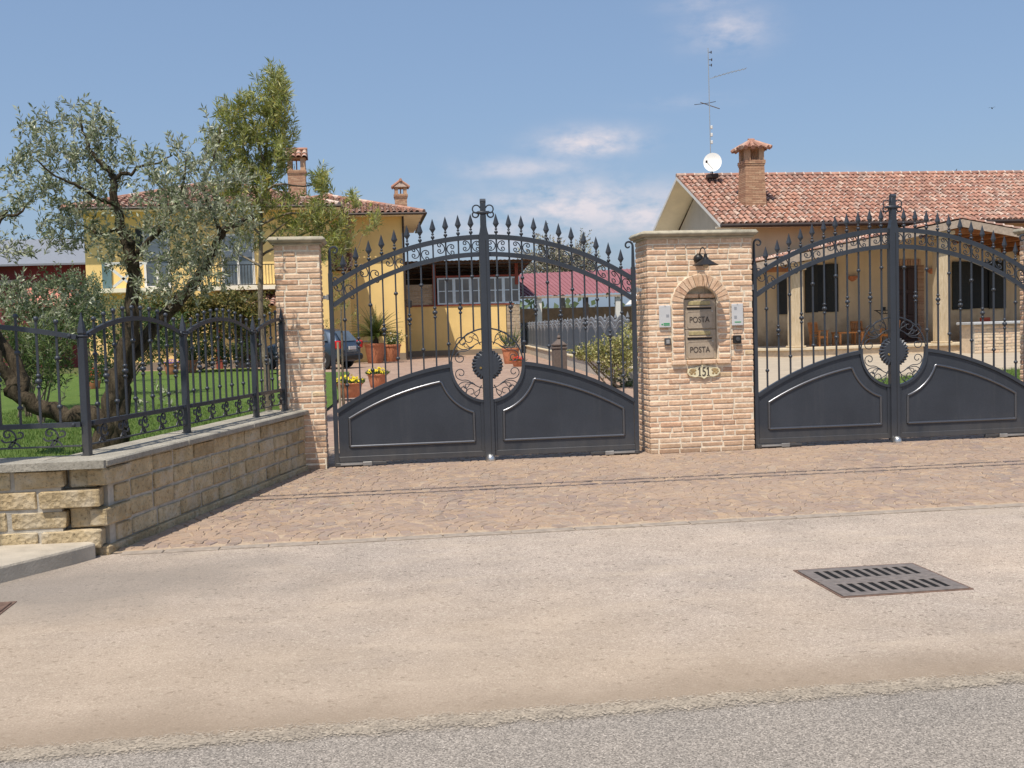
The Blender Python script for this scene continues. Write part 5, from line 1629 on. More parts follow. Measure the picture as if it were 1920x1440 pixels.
# --- parked car, seen from the rear
car = thing('parked_car', 'dark slate-blue hatchback parked by the yellow house, seen from behind', 'car', (-3.72, 33.0, 0), math.atan2(.50, -.87))
car.scale = (1.06, 1.06, 1.16)
b = MB()
st_ = [(-2.0, .28, .62, .66, .62, .60), (-1.93, .24, .78, .80, .80, .70), (-1.72, .22, .85, .92, 1.18, .60), (-1.35, .22, .87, .95, 1.40, .56), (-.6, .22, .88, .96, 1.47, .58), (.25, .22, .88, .95, 1.43, .56), (.85, .22, .87, .93, 1.05, .62), (1.1, .22, .86, .90, .96, .66), (1.7, .25, .80, .78, .82, .62), (1.95, .30, .66, .62, .66, .5)]
sec = []
for x, zb, wy, zs, zt, wt in st_:
    sec.append([(x, -wy * .92, zb), (x, -wy, zb + .18), (x, -wy, zs - .12), (x, -wy * .96, zs), (x, -wt, zt - .03), (x, -wt * .8, zt), (x, wt * .8, zt), (x, wt, zt - .03), (x, wy * .96, zs), (x, wy, zs - .12), (x, wy, zb + .18), (x, wy * .92, zb)])
n = 12; vs = [p for s_ in sec for p in s_]; fs = [(i * n + k, i * n + (k + 1) % n, (i + 1) * n + (k + 1) % n, (i + 1) * n + k) for i in range(len(sec) - 1) for k in range(n)]
fs += [tuple(range(n))[::-1], tuple((len(sec) - 1) * n + k for k in range(n))]
b.add(vs, fs); body = b.build('body', M['car'], car, smooth=True)
sb = body.modifiers.new('smooth', 'SUBSURF'); sb.levels = 1; sb.render_levels = 2
b = MB(); b.add([(-1.87, -.60, .97), (-1.87, .60, .97), (-1.56, .50, 1.32), (-1.56, -.50, 1.32)], [(0, 1, 2, 3)]); b.build('rear_window', M['glass'], car, fix=False)
for sy in (-1, 1):
    b = MB(); b.add([(-1.45, sy * .875, .99), (-.3, sy * .885, .99), (-.35, sy * .655, 1.38), (-1.2, sy * .645, 1.35)], [(0, 1, 2, 3)]); b.add([(-.22, sy * .885, .99), (.72, sy * .875, .99), (.2, sy * .65, 1.36), (-.26, sy * .655, 1.38)], [(0, 1, 2, 3)]); b.build('side_window', M['glass'], car, fix=False)
    b = MB(); b.cbox(-1.97, -1.72, sy * .80 - .09, sy * .80 + .09, .70, .98, .04); b.build('tail_light', M['redplastic'], car)
    for x in (-1.25, 1.22):
        b = MB(); b.lathe([(.20, -.1), (.30, -.1), (.32, -.06), (.32, .06), (.30, .1), (.20, .1)], (x, sy * .80, .32), 20, axis='y'); wh = b.build('wheel', M['tyre'], car, smooth=True)
        b = MB(); b.lathe([(.20, 0), (.19, .09), (.06, .11), (.01, .115)] if sy < 0 else [(.20, 0), (.19, -.09), (.06, -.11), (.01, -.115)], (x, sy * .80, .32), 14, axis='y'); b.build('rim', M['alu'], wh, smooth=True)
b = MB(); b.cbox(-2.02, -1.99, -.26, .26, .66, .78, .005); b.build('number_plate', M['white'], car)
b = MB(); b.cbox(-2.03, -1.7, -.80, .80, .30, .52, .06); b.build('bumper', M['shutter'], car)

# --- overhead cable and its pole (above and beside the picture; their shadows fall on the forecourt and wall)
t = thing('utility_pole', 'wooden roadside cable pole whose shadow falls up the tuff wall', 'utility pole', (-4.93, -5.75, 0.1))
b = MB(); b.tube([(0, 0, 0), (0, 0, 5.9)], [.15, .11], 14); b.build('shaft', M['oldwood'], t, smooth=True)
b = MB(); b.cbox(-.06, .06, -.2, 1.7, 5.0, 5.12, .01); b.build('crossarm', M['oldwood'], t)
def cable(label, y, z):
    o = MB(); o.tube([(-5.0 + 40 * i / 40, y, z - .25 * (1 - (2 * i / 40 - 1) ** 2)) for i in range(41)], .024, 6)
    o = o.build('overhead_cable', M['black'], None); o['label'] = label; o['category'] = 'cable'; o['kind'] = 'thing'; o['group'] = 'overhead cables over the forecourt'

cable('twin overhead cable strung across the road, upper of the two', -4.10, 5.05)
cable('twin overhead cable strung across the road, lower of the two', -4.26, 4.95)

# ------------------------------------------------------------------ plants
def gv(s=1.0): return Vector((RND.gauss(0, s), RND.gauss(0, s), RND.gauss(0, s)))
class Foliage:
    def __init__(self): self.leaf = MB(); self.twig = MB()
    def one(self, p, d, L, w):
        d = d.normalized(); s = d.cross(gv()).normalized() * w
        self.leaf.add([p, p + d * (L * .45) + s, p + d * L, p + d * (L * .45) - s], [(0, 1, 2, 3)])
    def sprig(self, p, d, tl, n, L, w, spread=.7, droop=0.0, r=.0025):
        """a twig with leaves in pairs"""
        d = d.normalized(); q = [p]; dd = d.copy()
        for i in range(3):
            dd = (dd + gv(.16) + Vector((0, 0, -droop))).normalized(); q.append(q[-1] + dd * (tl / 3))
        self.twig.tube(q, [r, r * .8, r * .6, r * .35], 3, cap=False)
        for i in range(n):
            f = (i + RND.random()) / n * 3; k = min(2, int(f)); b = q[k].lerp(q[k + 1], f - k); ax = (q[k + 1] - q[k]).normalized()
            o = ax.cross(gv()).normalized()
            self.one(b, ax * (1 - spread * .6) + o * spread + gv(.12), L * RND.uniform(.65, 1.15), w * RND.uniform(.75, 1.2))
    def blob(self, px, py, rx, ry, Y, dY, n, tl, nl, L, w, **k):
        up = k.pop('up', .35); c0 = at(px, py, Y)
        sx = (at(px + 10, py, Y) - c0).length / 10
        for _ in range(n):
            a = RND.uniform(0, 2 * PI); rr = math.sqrt(RND.random())
            off = Vector((rx * sx * rr * math.cos(a), RND.gauss(0, dY), ry * sx * rr * math.sin(a)))
            d = off * .8 + gv(.5) * .6 + Vector((0, 0, up)) if off.length > 1e-6 else gv()
            self.sprig(c0 + off - d.normalized() * tl * .5, d, tl * RND.uniform(.6, 1.2), nl, L, w, **k)
    def done(self, root, lm, tm, lname='foliage'):
        o = self.leaf.build(lname, lm, root, world=True, fix=False)
        if self.twig.v: self.twig.build('twigs', tm, root, world=True, fix=False)
        return o
def limb(b, pts, r0, r1, n=9, wob=.012):
    """smooth tapering limb through surveyed points"""
    P = [Vector(p) for p in pts]; out = []
    for i in range(len(P) - 1):
        p0, p1, p2, p3 = P[max(i - 1, 0)], P[i], P[i + 1], P[min(i + 2, len(P) - 1)]
        for k in range(4):
            t = k / 4
            out.append(.5 * ((2 * p1) + (p2 - p0) * t + (2 * p0 - 5 * p1 + 4 * p2 - p3) * t * t + (3 * p1 - p0 - 3 * p2 + p3) * t ** 3))
    out.append(P[-1]); m = len(out)
    b.tube([p + gv(wob) for p in out], [(r0 + (r1 - r0) * (i / (m - 1)) ** .8) * RND.uniform(.9, 1.1) for i in range(m)], n)

# big olive
OY = 0.0
olive = thing('olive_tree', 'gnarled olive tree with leaning limbs and silvery leaves behind the railing', 'tree', (at(195, 850, OY).x, OY, .2))
b = MB()
a_ = lambda x, y, dy=0: at(x, y, OY + dy)
base = a_(196, 860)
limb(b, [(base.x - .05, OY, .05), a_(205, 800), a_(216, 740), a_(228, 690), a_(243, 630), a_(250, 570), a_(251, 500), a_(240, 452)], .15, .058, 12, .016)
limb(b, [(base.x + .08, OY + .05, .05), a_(222, 790), a_(228, 720, .05), a_(240, 660, .05)], .14, .08, 10, .015)
limb(b, [a_(250, 505), a_(238, 455), a_(224, 420), a_(214, 370), a_(212, 332), a_(196, 312), a_(172, 285), a_(158, 255), a_(152, 222)], .07, .012, 8, .008)
limb(b, [a_(212, 340), a_(226, 326), a_(246, 327), a_(262, 312), a_(296, 306), a_(322, 290)], .028, .007, 7, .006)
limb(b, [a_(214, 380), a_(185, 372, -.2), a_(150, 350, -.4), (a_(105, 330, -.5)), a_(70, 300, -.6)], .026, .007, 7, .006)
limb(b, [a_(222, 425), a_(190, 440, .2), a_(150, 420, .3), a_(110, 410, .4)], .022, .006, 7, .006)
limb(b, [a_(205, 800), a_(160, 778), a_(110, 776), (a_(62, 758)), a_(26, 728), a_(0, 680), a_(-30, 600), a_(-45, 520), a_(-20, 430), a_(15, 395)], .125, .02, 10, .016)
limb(b, [a_(26, 735), a_(42, 712, .1), a_(10, 650, .2), a_(-40, 590, .3)], .10, .05, 8, .01)
limb(b, [a_(-45, 520), a_(0, 412, .1), a_(34, 402, .1), a_(60, 370, .2)], .03, .008, 7, .006)
limb(b, [a_(228, 700, .1), a_(275, 630, .25), a_(330, 570, .3), a_(362, 530, .3), a_(385, 497, .3), a_(408, 455, .25), a_(424, 428, .2), a_(450, 420, .1), a_(478, 405, 0)], .085, .026, 9, .010)
limb(b, [a_(415, 445, .25), a_(400, 400, .1), a_(380, 350, -.1), a_(400, 300, -.2), a_(415, 240, -.2)], .03, .007, 7, .006)
limb(b, [a_(252, 480), a_(290, 440, -.2), a_(320, 400, -.3), a_(345, 340, -.4), a_(350, 295, -.4)], .035, .008, 7, .006)
b.build('trunk', M['bark'], olive, world=True, smooth='all')
fo = Foliage()
blobs = [(70, 235, 28, 18, 9), (100, 225, 30, 16, 7), (150, 225, 30, 22, 14), (150, 203, 8, 12, 5), (190, 250, 28, 26, 18), (192, 218, 12, 12, 5), (65, 272, 40, 24, 16), (32, 305, 22, 30, 12), (115, 292, 45, 32, 26), (175, 290, 35, 32, 26), (50, 350, 35, 32, 18), (18, 390, 20, 34, 14),
         (110, 355, 46, 30, 24), (165, 355, 32, 34, 22), (205, 335, 26, 26, 14), (12, 450, 18, 30, 11), (42, 470, 22, 14, 7), (108, 415, 40, 28, 20), (150, 405, 35, 26, 18), (118, 455, 38, 22, 16), (165, 440, 20, 16, 6),
         (240, 300, 24, 20, 8), (272, 292, 25, 18, 8), (300, 315, 36, 26, 15), (345, 288, 22, 18, 8), (330, 340, 40, 28, 20), (372, 320, 28, 28, 14), (295, 370, 40, 28, 16), (350, 388, 48, 34, 32), (402, 360, 30, 36, 18), (310, 420, 40, 28, 22), (360, 438, 50, 32, 32), (270, 440, 30, 20, 9), (232, 452, 24, 16, 10), (205, 472, 22, 14, 9), (226, 492, 26, 12, 9), (232, 415, 16, 24, 7),
         (300, 480, 32, 26, 14), (340, 500, 46, 28, 22), (392, 480, 38, 34, 20), (285, 540, 36, 26, 14), (340, 545, 48, 24, 18), (400, 520, 38, 28, 14), (395, 250, 14, 28, 9), (420, 300, 24, 24, 10), (450, 400, 28, 24, 14), (470, 430, 26, 22, 10), (438, 470, 20, 20, 6),
         (330, 480, 30, 18, 8), (390, 390, 40, 30, 14), (460, 340, 26, 30, 8), (55, 545, 40, 26, 12), (130, 560, 40, 26, 12), (20, 560, 24, 30, 9), (85, 590, 40, 20, 10), (300, 745, 16, 12, 3), (270, 755, 14, 8, 2), (320, 770, 16, 8, 2), (130, 735, 20, 14, 3)]
for px, py, rx, ry, n in blobs:
    rt = px > 280
    fo.blob(px, py, rx, ry, OY - (.3 if rt else 0), .42 if rt else .28, int(n * 1.35), .26, 17, .066, .0095, spread=.62, up=.35)
fo.done(olive, M['olive'], M['grey_twig'], 'crown')

# taller thin tree with narrow leaves
TY = 5.0
tt = thing('slender_tree', 'tall slender young tree with narrow yellow-green leaves behind the slim pillar', 'tree', (at(503, 790, TY).x, TY, .1))
a_ = lambda x, y, dy=0: at(x, y, TY + dy)
b = MB(); p0 = a_(503, 775)
limb(b, [(p0.x, TY, .05), a_(501, 710), a_(494, 640), a_(488, 570), (a_(489, 470)), a_(490, 370), a_(498, 280), a_(512, 190), a_(521, 140)], .062, .010, 8, .004)
for q in ([(489, 440), (460, 410), (440, 380), (430, 330)], [(490, 400), (470, 330), (455, 270), (440, 225)], [(490, 360), (525, 345), (570, 350), (598, 336)], [(491, 420), (540, 400), (580, 400), (612, 385)], [(495, 300), (475, 240), (468, 195)], [(490, 480), (540, 450), (590, 430), (640, 400)],
          [(489, 500), (455, 480), (430, 460)], [(490, 460), (520, 430), (545, 410)]):
    limb(b, [a_(x, y, RND.uniform(-.3, .3)) for x, y in q], .022, .006, 6, .004)
b.build('trunk', M['thinbark'], tt, world=True, smooth='all')
fo = Foliage()
for px, py, rx, ry, n in [(520, 142, 12, 14, 10), (515, 165, 22, 18, 18), (522, 190, 22, 18, 18), (500, 212, 26, 20, 20), (528, 230, 22, 20, 18), (468, 190, 18, 12, 9), (450, 200, 14, 12, 7), (430, 218, 24, 20, 18), (440, 255, 28, 24, 22), (482, 252, 28, 24, 24), (522, 268, 26, 22, 20), (400, 262, 14, 22, 8), (402, 285, 18, 16, 8), (432, 295, 28, 22, 18), (472, 300, 28, 24, 22),
                          (512, 308, 24, 24, 20), (452, 332, 34, 24, 22), (492, 348, 28, 24, 18), (432, 352, 28, 22, 14), (526, 300, 14, 16, 8), (600, 335, 17, 12, 12), (608, 348, 14, 12, 8), (440, 392, 36, 22, 16), (500, 395, 34, 24, 16), (540, 372, 18, 14, 8), (600, 388, 22, 18, 10), (568, 418, 30, 24, 14), (612, 430, 30, 26, 16), (640, 405, 20, 20, 8), (660, 372, 12, 10, 6), (700, 410, 10, 10, 5), (620, 470, 24, 24, 12), (640, 450, 20, 20, 8), (470, 440, 26, 24, 9), (540, 430, 30, 20, 9), (590, 455, 16, 16, 5)]:
    fo.blob(px, py, rx, ry, TY, .22, int(n * 1.6), .30, 26, .12, .0085, spread=.62, up=.5, droop=.03)
fo.done(tt, M['feather'], M['grey_twig'], 'crown')

# staked sapling inside the gate
SY = 8.0
sp_ = thing('sapling', 'staked yellow-leaved sapling just inside the gate', 'tree', (at(642, 700, SY).x, SY, 0))
a_ = lambda x, y, dy=0: at(x, y, SY + dy)
b = MB(); p0 = a_(642, 700)
limb(b, [(p0.x, SY, 0), a_(642, 660), a_(640, 590), a_(645, 500), a_(650, 430), a_(655, 395)], .028, .008, 7, .004)
limb(b, [a_(641, 560), a_(625, 520), a_(618, 480)], .012, .005, 5, .003); limb(b, [a_(643, 520), a_(665, 480), a_(680, 440)], .012, .005, 5, .003)
b.build('trunk', M['thinbark'], sp_, world=True, smooth='all')
b = MB(); b.tube([(p0.x - .06, SY - .06, 0), (p0.x - .06, SY - .06, 1.3)], .022, 7); b.build('stake', M['stake'], sp_, world=True)
fo = Foliage()
for px, py, rx, ry, n in [(652, 372, 10, 10, 6), (622, 490, 16, 24, 10), (645, 520, 20, 24, 12), (634, 560, 20, 26, 12), (650, 590, 20, 20, 7), (622, 610, 14, 16, 6), (655, 470, 16, 20, 7), (700, 412, 10, 12, 6), (680, 440, 8, 12, 4), (650, 420, 14, 14, 6)]:
    fo.blob(px, py, rx, ry, SY, .12, n, .24, 12, .07, .008, spread=.7, up=.2)
fo.done(sp_, M['yellowleaf'], M['grey_twig'], 'crown')

def shrub(name, label, blobs, Y, dY, mat, tl, nl, L, w, stem=None, group=None, up=.35, spread=.7, cat='shrub'):
    c = at(blobs[0][0], blobs[0][1], Y)
    t = thing(name, label, cat, (c.x, Y, 0), 0, group)
    fo = Foliage()
    for px, py, rx, ry, n in blobs: fo.blob(px, py, rx, ry, Y, dY, n, tl, nl, L, w, up=up, spread=spread)
    fo.done(t, M[mat], M['grey_twig'])
    b = MB()
    for k in range(5):
        bl = RND.choice(blobs); q = at(bl[0], bl[1], Y)
        x0 = (stem if stem is not None else c.x) + RND.uniform(-.15, .15)
        limb(b, [(x0, Y + RND.uniform(-.1, .1), 0), ((x0 + q.x) / 2, Y, q.z * .5), q], .025, .008, 6, .004)
    b.build('stems', M['thinbark'], t, world=True, smooth='all')
    return t
shrub('oleander', 'oleander bush with long upright leaves close behind the street-side railing', [(70, 660, 50, 40, 90), (30, 650, 40, 50, 80), (110, 640, 36, 50, 70), (15, 700, 30, 30, 24), (90, 700, 40, 20, 26)], 7.0, .35, 'oleander', .45, 14, .13, .012, up=.9)
shrub('laurel_bush', 'dark rounded bush between the oleander and the red building', [(40, 560, 50, 40, 110), (110, 560, 50, 40, 110), (60, 610, 60, 30, 90), (150, 590, 40, 40, 80), (130, 525, 25, 25, 35), (160, 550, 26, 34, 50)], 11.0, .4, 'greyshrub', .4, 14, .09, .017)
shrub('laurel_bush', 'dark glossy bush on the lawn directly behind the olive trunk', [(215, 640, 50, 50, 130), (290, 640, 40, 45, 120), (180, 690, 30, 20, 40), (320, 610, 30, 30, 60), (270, 595, 40, 24, 60), (170, 620, 30, 40, 60)], 16.0, .5, 'shrub', .45, 14, .11, .02)
shrub('golden_bush', 'small yellow-green bush above the oleander leaves', [(35, 625, 22, 10, 60), (60, 622, 14, 8, 20)], 9.0, .15, 'yellowleaf', .2, 10, .06, .01)
shrub('creeper', 'brownish creeper hanging under the balcony of the yellow house', [(350, 572, 48, 24, 190), (420, 575, 44, 26, 190), (300, 578, 34, 24, 120), (400, 612, 44, 24, 110), (470, 568, 30, 22, 90), (450, 604, 30, 30, 70), (345, 615, 30, 26, 80), (492, 595, 14, 30, 34)], 31.0, .5, 'vine', .6, 14, .16, .035, up=-.1)
shrub('clipped_bush', 'low dark bush beside the porch of the yellow house', [(360, 660, 30, 26, 130), (395, 655, 26, 28, 120), (430, 662, 24, 22, 80), (470, 655, 22, 24, 60)], 33.0, .4, 'shrub', .4, 14, .12, .026)
shrub('rosemary_bush', 'pale spiky bush against the red building', [(175, 560, 24, 40, 60), (150, 610, 24, 30, 40), (195, 575, 26, 26, 40), (245, 575, 34, 20, 50)], 24.0, .4, 'greyshrub', .5, 16, .13, .016, up=.7)
vb = shrub('variegated_bush', 'round cream-variegated standard bush beside the dividing railing', [(1150, 658, 36, 28, 190), (1115, 662, 32, 20, 120), (1178, 655, 24, 34, 110), (1085, 660, 18, 10, 32), (1150, 692, 30, 14, 60), (1186, 612, 8, 16, 12)], 12.5, .28, 'varieg', .20, 12, .06, .019, stem=4.35)
shrub('dark_undergrowth_bush', 'small dark bush at the foot of the variegated one', [(1165, 715, 18, 16, 60), (1185, 725, 14, 14, 30)], 12.9, .15, 'shrub', .18, 12, .05, .013)
# leafless spring tree beyond the yard
tr2 = thing('bare_spring_tree', 'greyish tree just coming into leaf behind the carport', 'tree', (at(1050, 560, 78).x, 78, 0))
b = MB(); a_ = lambda x, y, dy=0: at(x, y, 78 + dy); q0 = a_(1055, 570)
limb(b, [(q0.x, 78, 0), a_(1055, 560), a_(1050, 520), a_(1048, 480), a_(1045, 445)], .3, .05, 8, .02)
fo = Foliage()
for k in range(46):
    a = RND.uniform(.15, PI - .15); f0 = RND.uniform(510, 560); ln = RND.uniform(40, 85)
    x1, y1 = 1052 + math.cos(a) * ln * 1.0, f0 - math.sin(a) * ln * 1.0
    y1 = max(y1, 432)
    s0 = a_(1052, f0); e0 = a_(x1, y1, RND.uniform(-2, 2)); m0 = s0.lerp(e0, .5) + gv(.25)
    limb(b, [s0, m0, e0], .09, .02, 5, .02)
    for j in range(12):
        f = RND.uniform(.35, 1); p = s0.lerp(e0, f)
        fo.sprig(p, (e0 - s0).normalized() + gv(.5), RND.uniform(.8, 1.6), 16, .2, .07, spread=.8, r=.02)
b.build('trunk', M['grey_twig'], tr2, world=True, smooth='all')
fo.done(tr2, M['bloom_tree'], M['grey_twig'], 'crown')
# distant greenery on the plain
fo = Foliage()
for i in range(900):
    x = RND.uniform(-130, 160); y = RND.uniform(105, 150); h = 2.2 + 1.8 * math.sin(x * .09) ** 2 + 1.2 * math.sin(x * .31)
    c = Vector((x, y, RND.uniform(0, max(1.0, h))))
    for _ in range(9): fo.one(c + gv(.8), gv(), RND.uniform(.7, 1.4), .35)
o = fo.leaf.build('far_trees', M['greyshrub'], None, fix=False, kind='stuff'); o['label'] = 'low far-off belt of trees on the plain'; o['category'] = 'trees'

# ------------------------------------------------------------------ pots and flowers
def pot_mesh(r, h, rim=.12, bands=1):
    p = [(r * .66, 0), (r * .70, h * .04), (r * .86, h * .62), (r * .92, h * (1 - rim) - .002), (r * .99, h * (1 - rim)), (r * 1.02, h * (1 - rim * .4)), (r, h), (r * .86, h), (r * .84, h * .93)]
    b = MB(); b.lathe(p, (0, 0, 0), 24); return b
def potted(name, label, loc, r, h, kind, group=None):
    t = thing(name, label, 'flower pot', loc, 0, group)
    pot_mesh(r, h).build('pot', M['terracotta'], t, smooth=True)
    b = MB(); b.lathe([(r * .85, h * .925), (.001, h * .95)], (0, 0, 0), 20); b.build('soil', M['soil'], t)
    lf, fl = MB(), MB()
    c = Vector(loc)
    if kind in ('yellow', 'red', 'violet'):
        f = Foliage()
        for _ in range(240):
            a = RND.uniform(0, 2 * PI); q = r * 1.05 * math.sqrt(RND.random()); f.one(Vector((q * math.cos(a), q * math.sin(a), h * .95)), Vector((math.cos(a) * .5, math.sin(a) * .5, 1)) + gv(.35), RND.uniform(.06, .14), .018)
        f.leaf.build('leaves', M['shrub'], t, fix=False)
        g = MB()
        for _ in range(70):
            a = RND.uniform(0, 2 * PI); q = r * 1.08 * math.sqrt(RND.random()); z = h + .12 + RND.uniform(-.03, .06) - .10 * (q / r) ** 2
            p = Vector((q * math.cos(a), q * math.sin(a), z)); s = RND.uniform(.022, .036)
            nrm = (Vector((math.cos(a) * .6, math.sin(a) * .6 - .5, .8)) + gv(.25)).normalized(); u_ = nrm.orthogonal().normalized(); v_ = nrm.cross(u_)
            for k in range(5):
                an = 2 * PI * k / 5; d_ = u_ * math.cos(an) + v_ * math.sin(an); e_ = u_ * -math.sin(an) + v_ * math.cos(an)
                g.add([p, p + d_ * s * .6 + e_ * s * .42, p + d_ * s + nrm * .006, p + d_ * s * .6 - e_ * s * .42], [(0, 1, 2, 3)])
        g.build('blossoms', M[{'yellow': 'yflower', 'red': 'rflower', 'violet': 'pflower'}[kind]], t, fix=False)
    elif kind == 'leafy':
        f = Foliage()
        for _ in range(60): f.sprig(Vector((RND.gauss(0, r * .4), RND.gauss(0, r * .4), h * .95)), Vector((RND.gauss(0, .5), RND.gauss(0, .5), 1)), RND.uniform(.3, .8), 14, .11, .02)
        f.leaf.build('leaves', M['shrub'], t, fix=False)
        g = Foliage()
        for _ in range(70): g.one(Vector((RND.gauss(0, r * .8), RND.gauss(0, r * .8), h + RND.uniform(.1, .7))), gv(), .07, .03)
        g.leaf.build('blossoms', M['white'], t, fix=False)
    elif kind == 'grassy':
        f = Foliage()
        for _ in range(70):
            a = RND.uniform(0, 2 * PI); f.one(Vector((.1 * math.cos(a), .1 * math.sin(a), h * .9)), Vector((math.cos(a) * .45, math.sin(a) * .45, 1)) + gv(.15), RND.uniform(.5, 1.15), .018)
        f.leaf.build('leaves', M['oleander'], t, fix=False)
        f = Foliage()
        for _ in range(60): f.one(Vector((RND.gauss(0, r * .5), RND.gauss(0, r * .5), h)), Vector((RND.gauss(0, 1), RND.gauss(0, 1), .4)), RND.uniform(.2, .4), .02)
        f.leaf.build('dry_leaves', M['bloom_tree'], t, fix=False)
    elif kind == 'cycad':
        f = MB(); rb_ = MB()
        b = MB(); b.lathe([(.16, h * .9), (.19, h + .15), (.14, h + .3), (.02, h + .36)], (0, 0, 0), 12); b.build('stump', M['bark'], t)
        for i in range(78):
            a = RND.uniform(0, 2 * PI); e = RND.uniform(.25, 1.42); Ln = RND.uniform(1.3, 1.75)
            d_ = Vector((math.cos(a) * math.cos(e), math.sin(a) * math.cos(e), math.sin(e))); p = Vector((0, 0, h + .28)); P = [p]
            for k in range(12):
                d_ = (d_ + Vector((0, 0, -.075))).normalized(); p = p + d_ * Ln / 12; P.append(p)
            rb_.tube(P, [.012 - .0008 * k for k in range(13)], 4, cap=False)
            for k in range(2, 13):
                t_ = (P[k] - P[k - 1]).normalized(); sd = t_.cross(Vector((0, 0, 1))).normalized(); up_ = sd.cross(t_)
                for q in (0, .5):
                    for sgn in (-1, 1):
                        ll = .19 * math.sin(PI * min(1, (k - 1) / 12 + .12)) + .03; bp = P[k - 1].lerp(P[k], q)
                        dd = (sd * sgn + t_ * .7 + up_ * .35).normalized(); wv = t_ * .010
                        f.add([bp - wv, bp + dd * ll * .5 - wv, bp + dd * ll, bp + dd * ll * .5 + wv, bp + wv], [(0, 1, 2, 3, 4)])
        f.build('fronds', M['cycad'], t, fix=False); rb_.build('frond_ribs', M['cycad'], t, fix=False)
    return t
g1 = ground(655, 752); g2 = ground(707, 719)
potted('flower_pot', 'terracotta pot of yellow flowers nearest the gate, on the grass edge', (at(656, 750, 11.6).x, 11.6, .06), .30, .32, 'yellow', 'pots of yellow flowers')
potted('flower_pot', 'terracotta pot of yellow flowers farther in, at the edge of the drive', (at(708, 718, 16.6).x, 16.6, 0), .27, .36, 'yellow', 'pots of yellow flowers')
potted('cycad_pot', 'large terracotta tub with dark spreading cycad before the yellow wall', (at(704, 680, 38.2).x, 38.2, 0), .50, .92, 'cycad')
potted('planter', 'brown terracotta tub with leafy white-flowered shrub at the house corner', (at(736, 672, 40.2).x, 40.2, 0), .44, .82, 'leafy')
potted('urn', 'terracotta urn with dry spiky plant beside the railing base', (at(958, 682, 31.4).x, 31.4, 0), .38, .64, 'grassy')
potted('flower_pot', 'terracotta pot of red flowers in front of the big urn', (at(972, 692, 28).x, 28, 0), .26, .22, 'red')
potted('flower_pot', 'tall terracotta pot with red flowers seen past the fence corner post', (at(173, 700, 20).x, 20, .05), .26, .42, 'red')
potted('flower_pot', 'terracotta pot with violet flowers by the dark bush', (at(322, 694, 30).x, 30, .05), .3, .42, 'violet')
potted('planter', 'terracotta pot with leafy plant beside the second fence post', (at(357, 694, 31.5).x, 31.5, .05), .3, .5, 'leafy')
# low planting box by the house
t = thing('planter_wall', 'low yellow masonry planter behind the cycad tub', 'planter', (at(672, 676, 40.6).x, 40.6, 0))
b = MB(); b.box(-.75, .75, -.3, .5, 0, .95); b.build('wall', M['yellow'], t)
b = MB(); b.cbox(-.82, .82, -.37, .57, .952, 1.03, .015); b.build('ledge', M['cap'], t)

# dry leaf litter swept against the slim pillar
mb = MB()
for _ in range(420):
    y = RND.uniform(-3.2, -.15); x0_ = WALL_A.x + WD.x / WD.y * (y - WALL_A.y)
    x = x0_ + .08 + abs(RND.gauss(0, .55)); z = .008
    a = RND.uniform(0, 2 * PI); s = RND.uniform(.006, .016)
    mb.add([(x, y, z), (x + s * math.cos(a) - s * .4 * math.sin(a), y + s * math.sin(a) + s * .4 * math.cos(a), z + RND.uniform(0, .006)), (x + 2 * s * math.cos(a), y + 2 * s * math.sin(a), z + .002), (x + s * math.cos(a) + s * .4 * math.sin(a), y + s * math.sin(a) - s * .4 * math.cos(a), z)], [(0, 1, 2, 3)])
o = mb.build('leaf_litter', M['bloom_tree'], None, fix=False, kind='stuff'); o['label'] = 'scattered dry petals and leaves on the cobbles by the low wall'; o['category'] = 'litter'

SKYTINT = (1.0, 1.0, 1.0); CLOUD = (5.8, 5.5, 5.9); SKYSTR = 0.13; SUNSTR = 5.0

# ------------------------------------------------------------------ sky and sun
SUN_FROM = Vector((-0.157, -0.25, 0.57)).normalized()
w = bpy.data.worlds.new('World'); scene.world = w; w.use_nodes = True
nt = w.node_tree; bg = nt.nodes['Background']
sky = nt.nodes.new('ShaderNodeTexSky'); sky.sky_type = 'NISHITA'; sky.sun_disc = False
sky.sun_elevation = math.asin(SUN_FROM.z); sky.sun_rotation = math.atan2(SUN_FROM.x, SUN_FROM.y)
sky.air_density = 1.0; sky.dust_density = 2.2; sky.ozone_density = 2.2; sky.altitude = 50
tc = nt.nodes.new('ShaderNodeTexCoord')
def wn(t, **k):
    n = nt.nodes.new(t)
    for a, b in k.items(): setattr(n, a, b)
    return n
def wmath(op, a, b=None, c=None, clamp=False):
    n = wn('ShaderNodeMath', operation=op); n.use_clamp = clamp
    for i, v in enumerate((a, b, c)):
        if v is None: continue
        if isinstance(v, (int, float)): n.inputs[i].default_value = v
        else: nt.links.new(v, n.inputs[i])
    return n.outputs[0]
sp = wn('ShaderNodeSeparateXYZ'); nt.links.new(tc.outputs['Generated'], sp.inputs[0])
X, Y, Z = sp.outputs
az = wmath('ARCTAN2', X, Y); el = wmath('ARCSINE', Z)
cv = wn('ShaderNodeCombineXYZ'); nt.links.new(az, cv.inputs[0]); nt.links.new(wmath('MULTIPLY', el, 2.0), cv.inputs[1])
nz = wn('ShaderNodeTexNoise'); nz.inputs['Scale'].default_value = 26; nz.inputs['Detail'].default_value = 6; nz.inputs['Roughness'].default_value = 0.6
nt.links.new(cv.outputs[0], nz.inputs['Vector'])
nz2 = wn('ShaderNodeTexNoise'); nz2.inputs['Scale'].default_value = 8; nz2.inputs['Detail'].default_value = 5
nt.links.new(cv.outputs[0], nz2.inputs['Vector'])
cloud = None
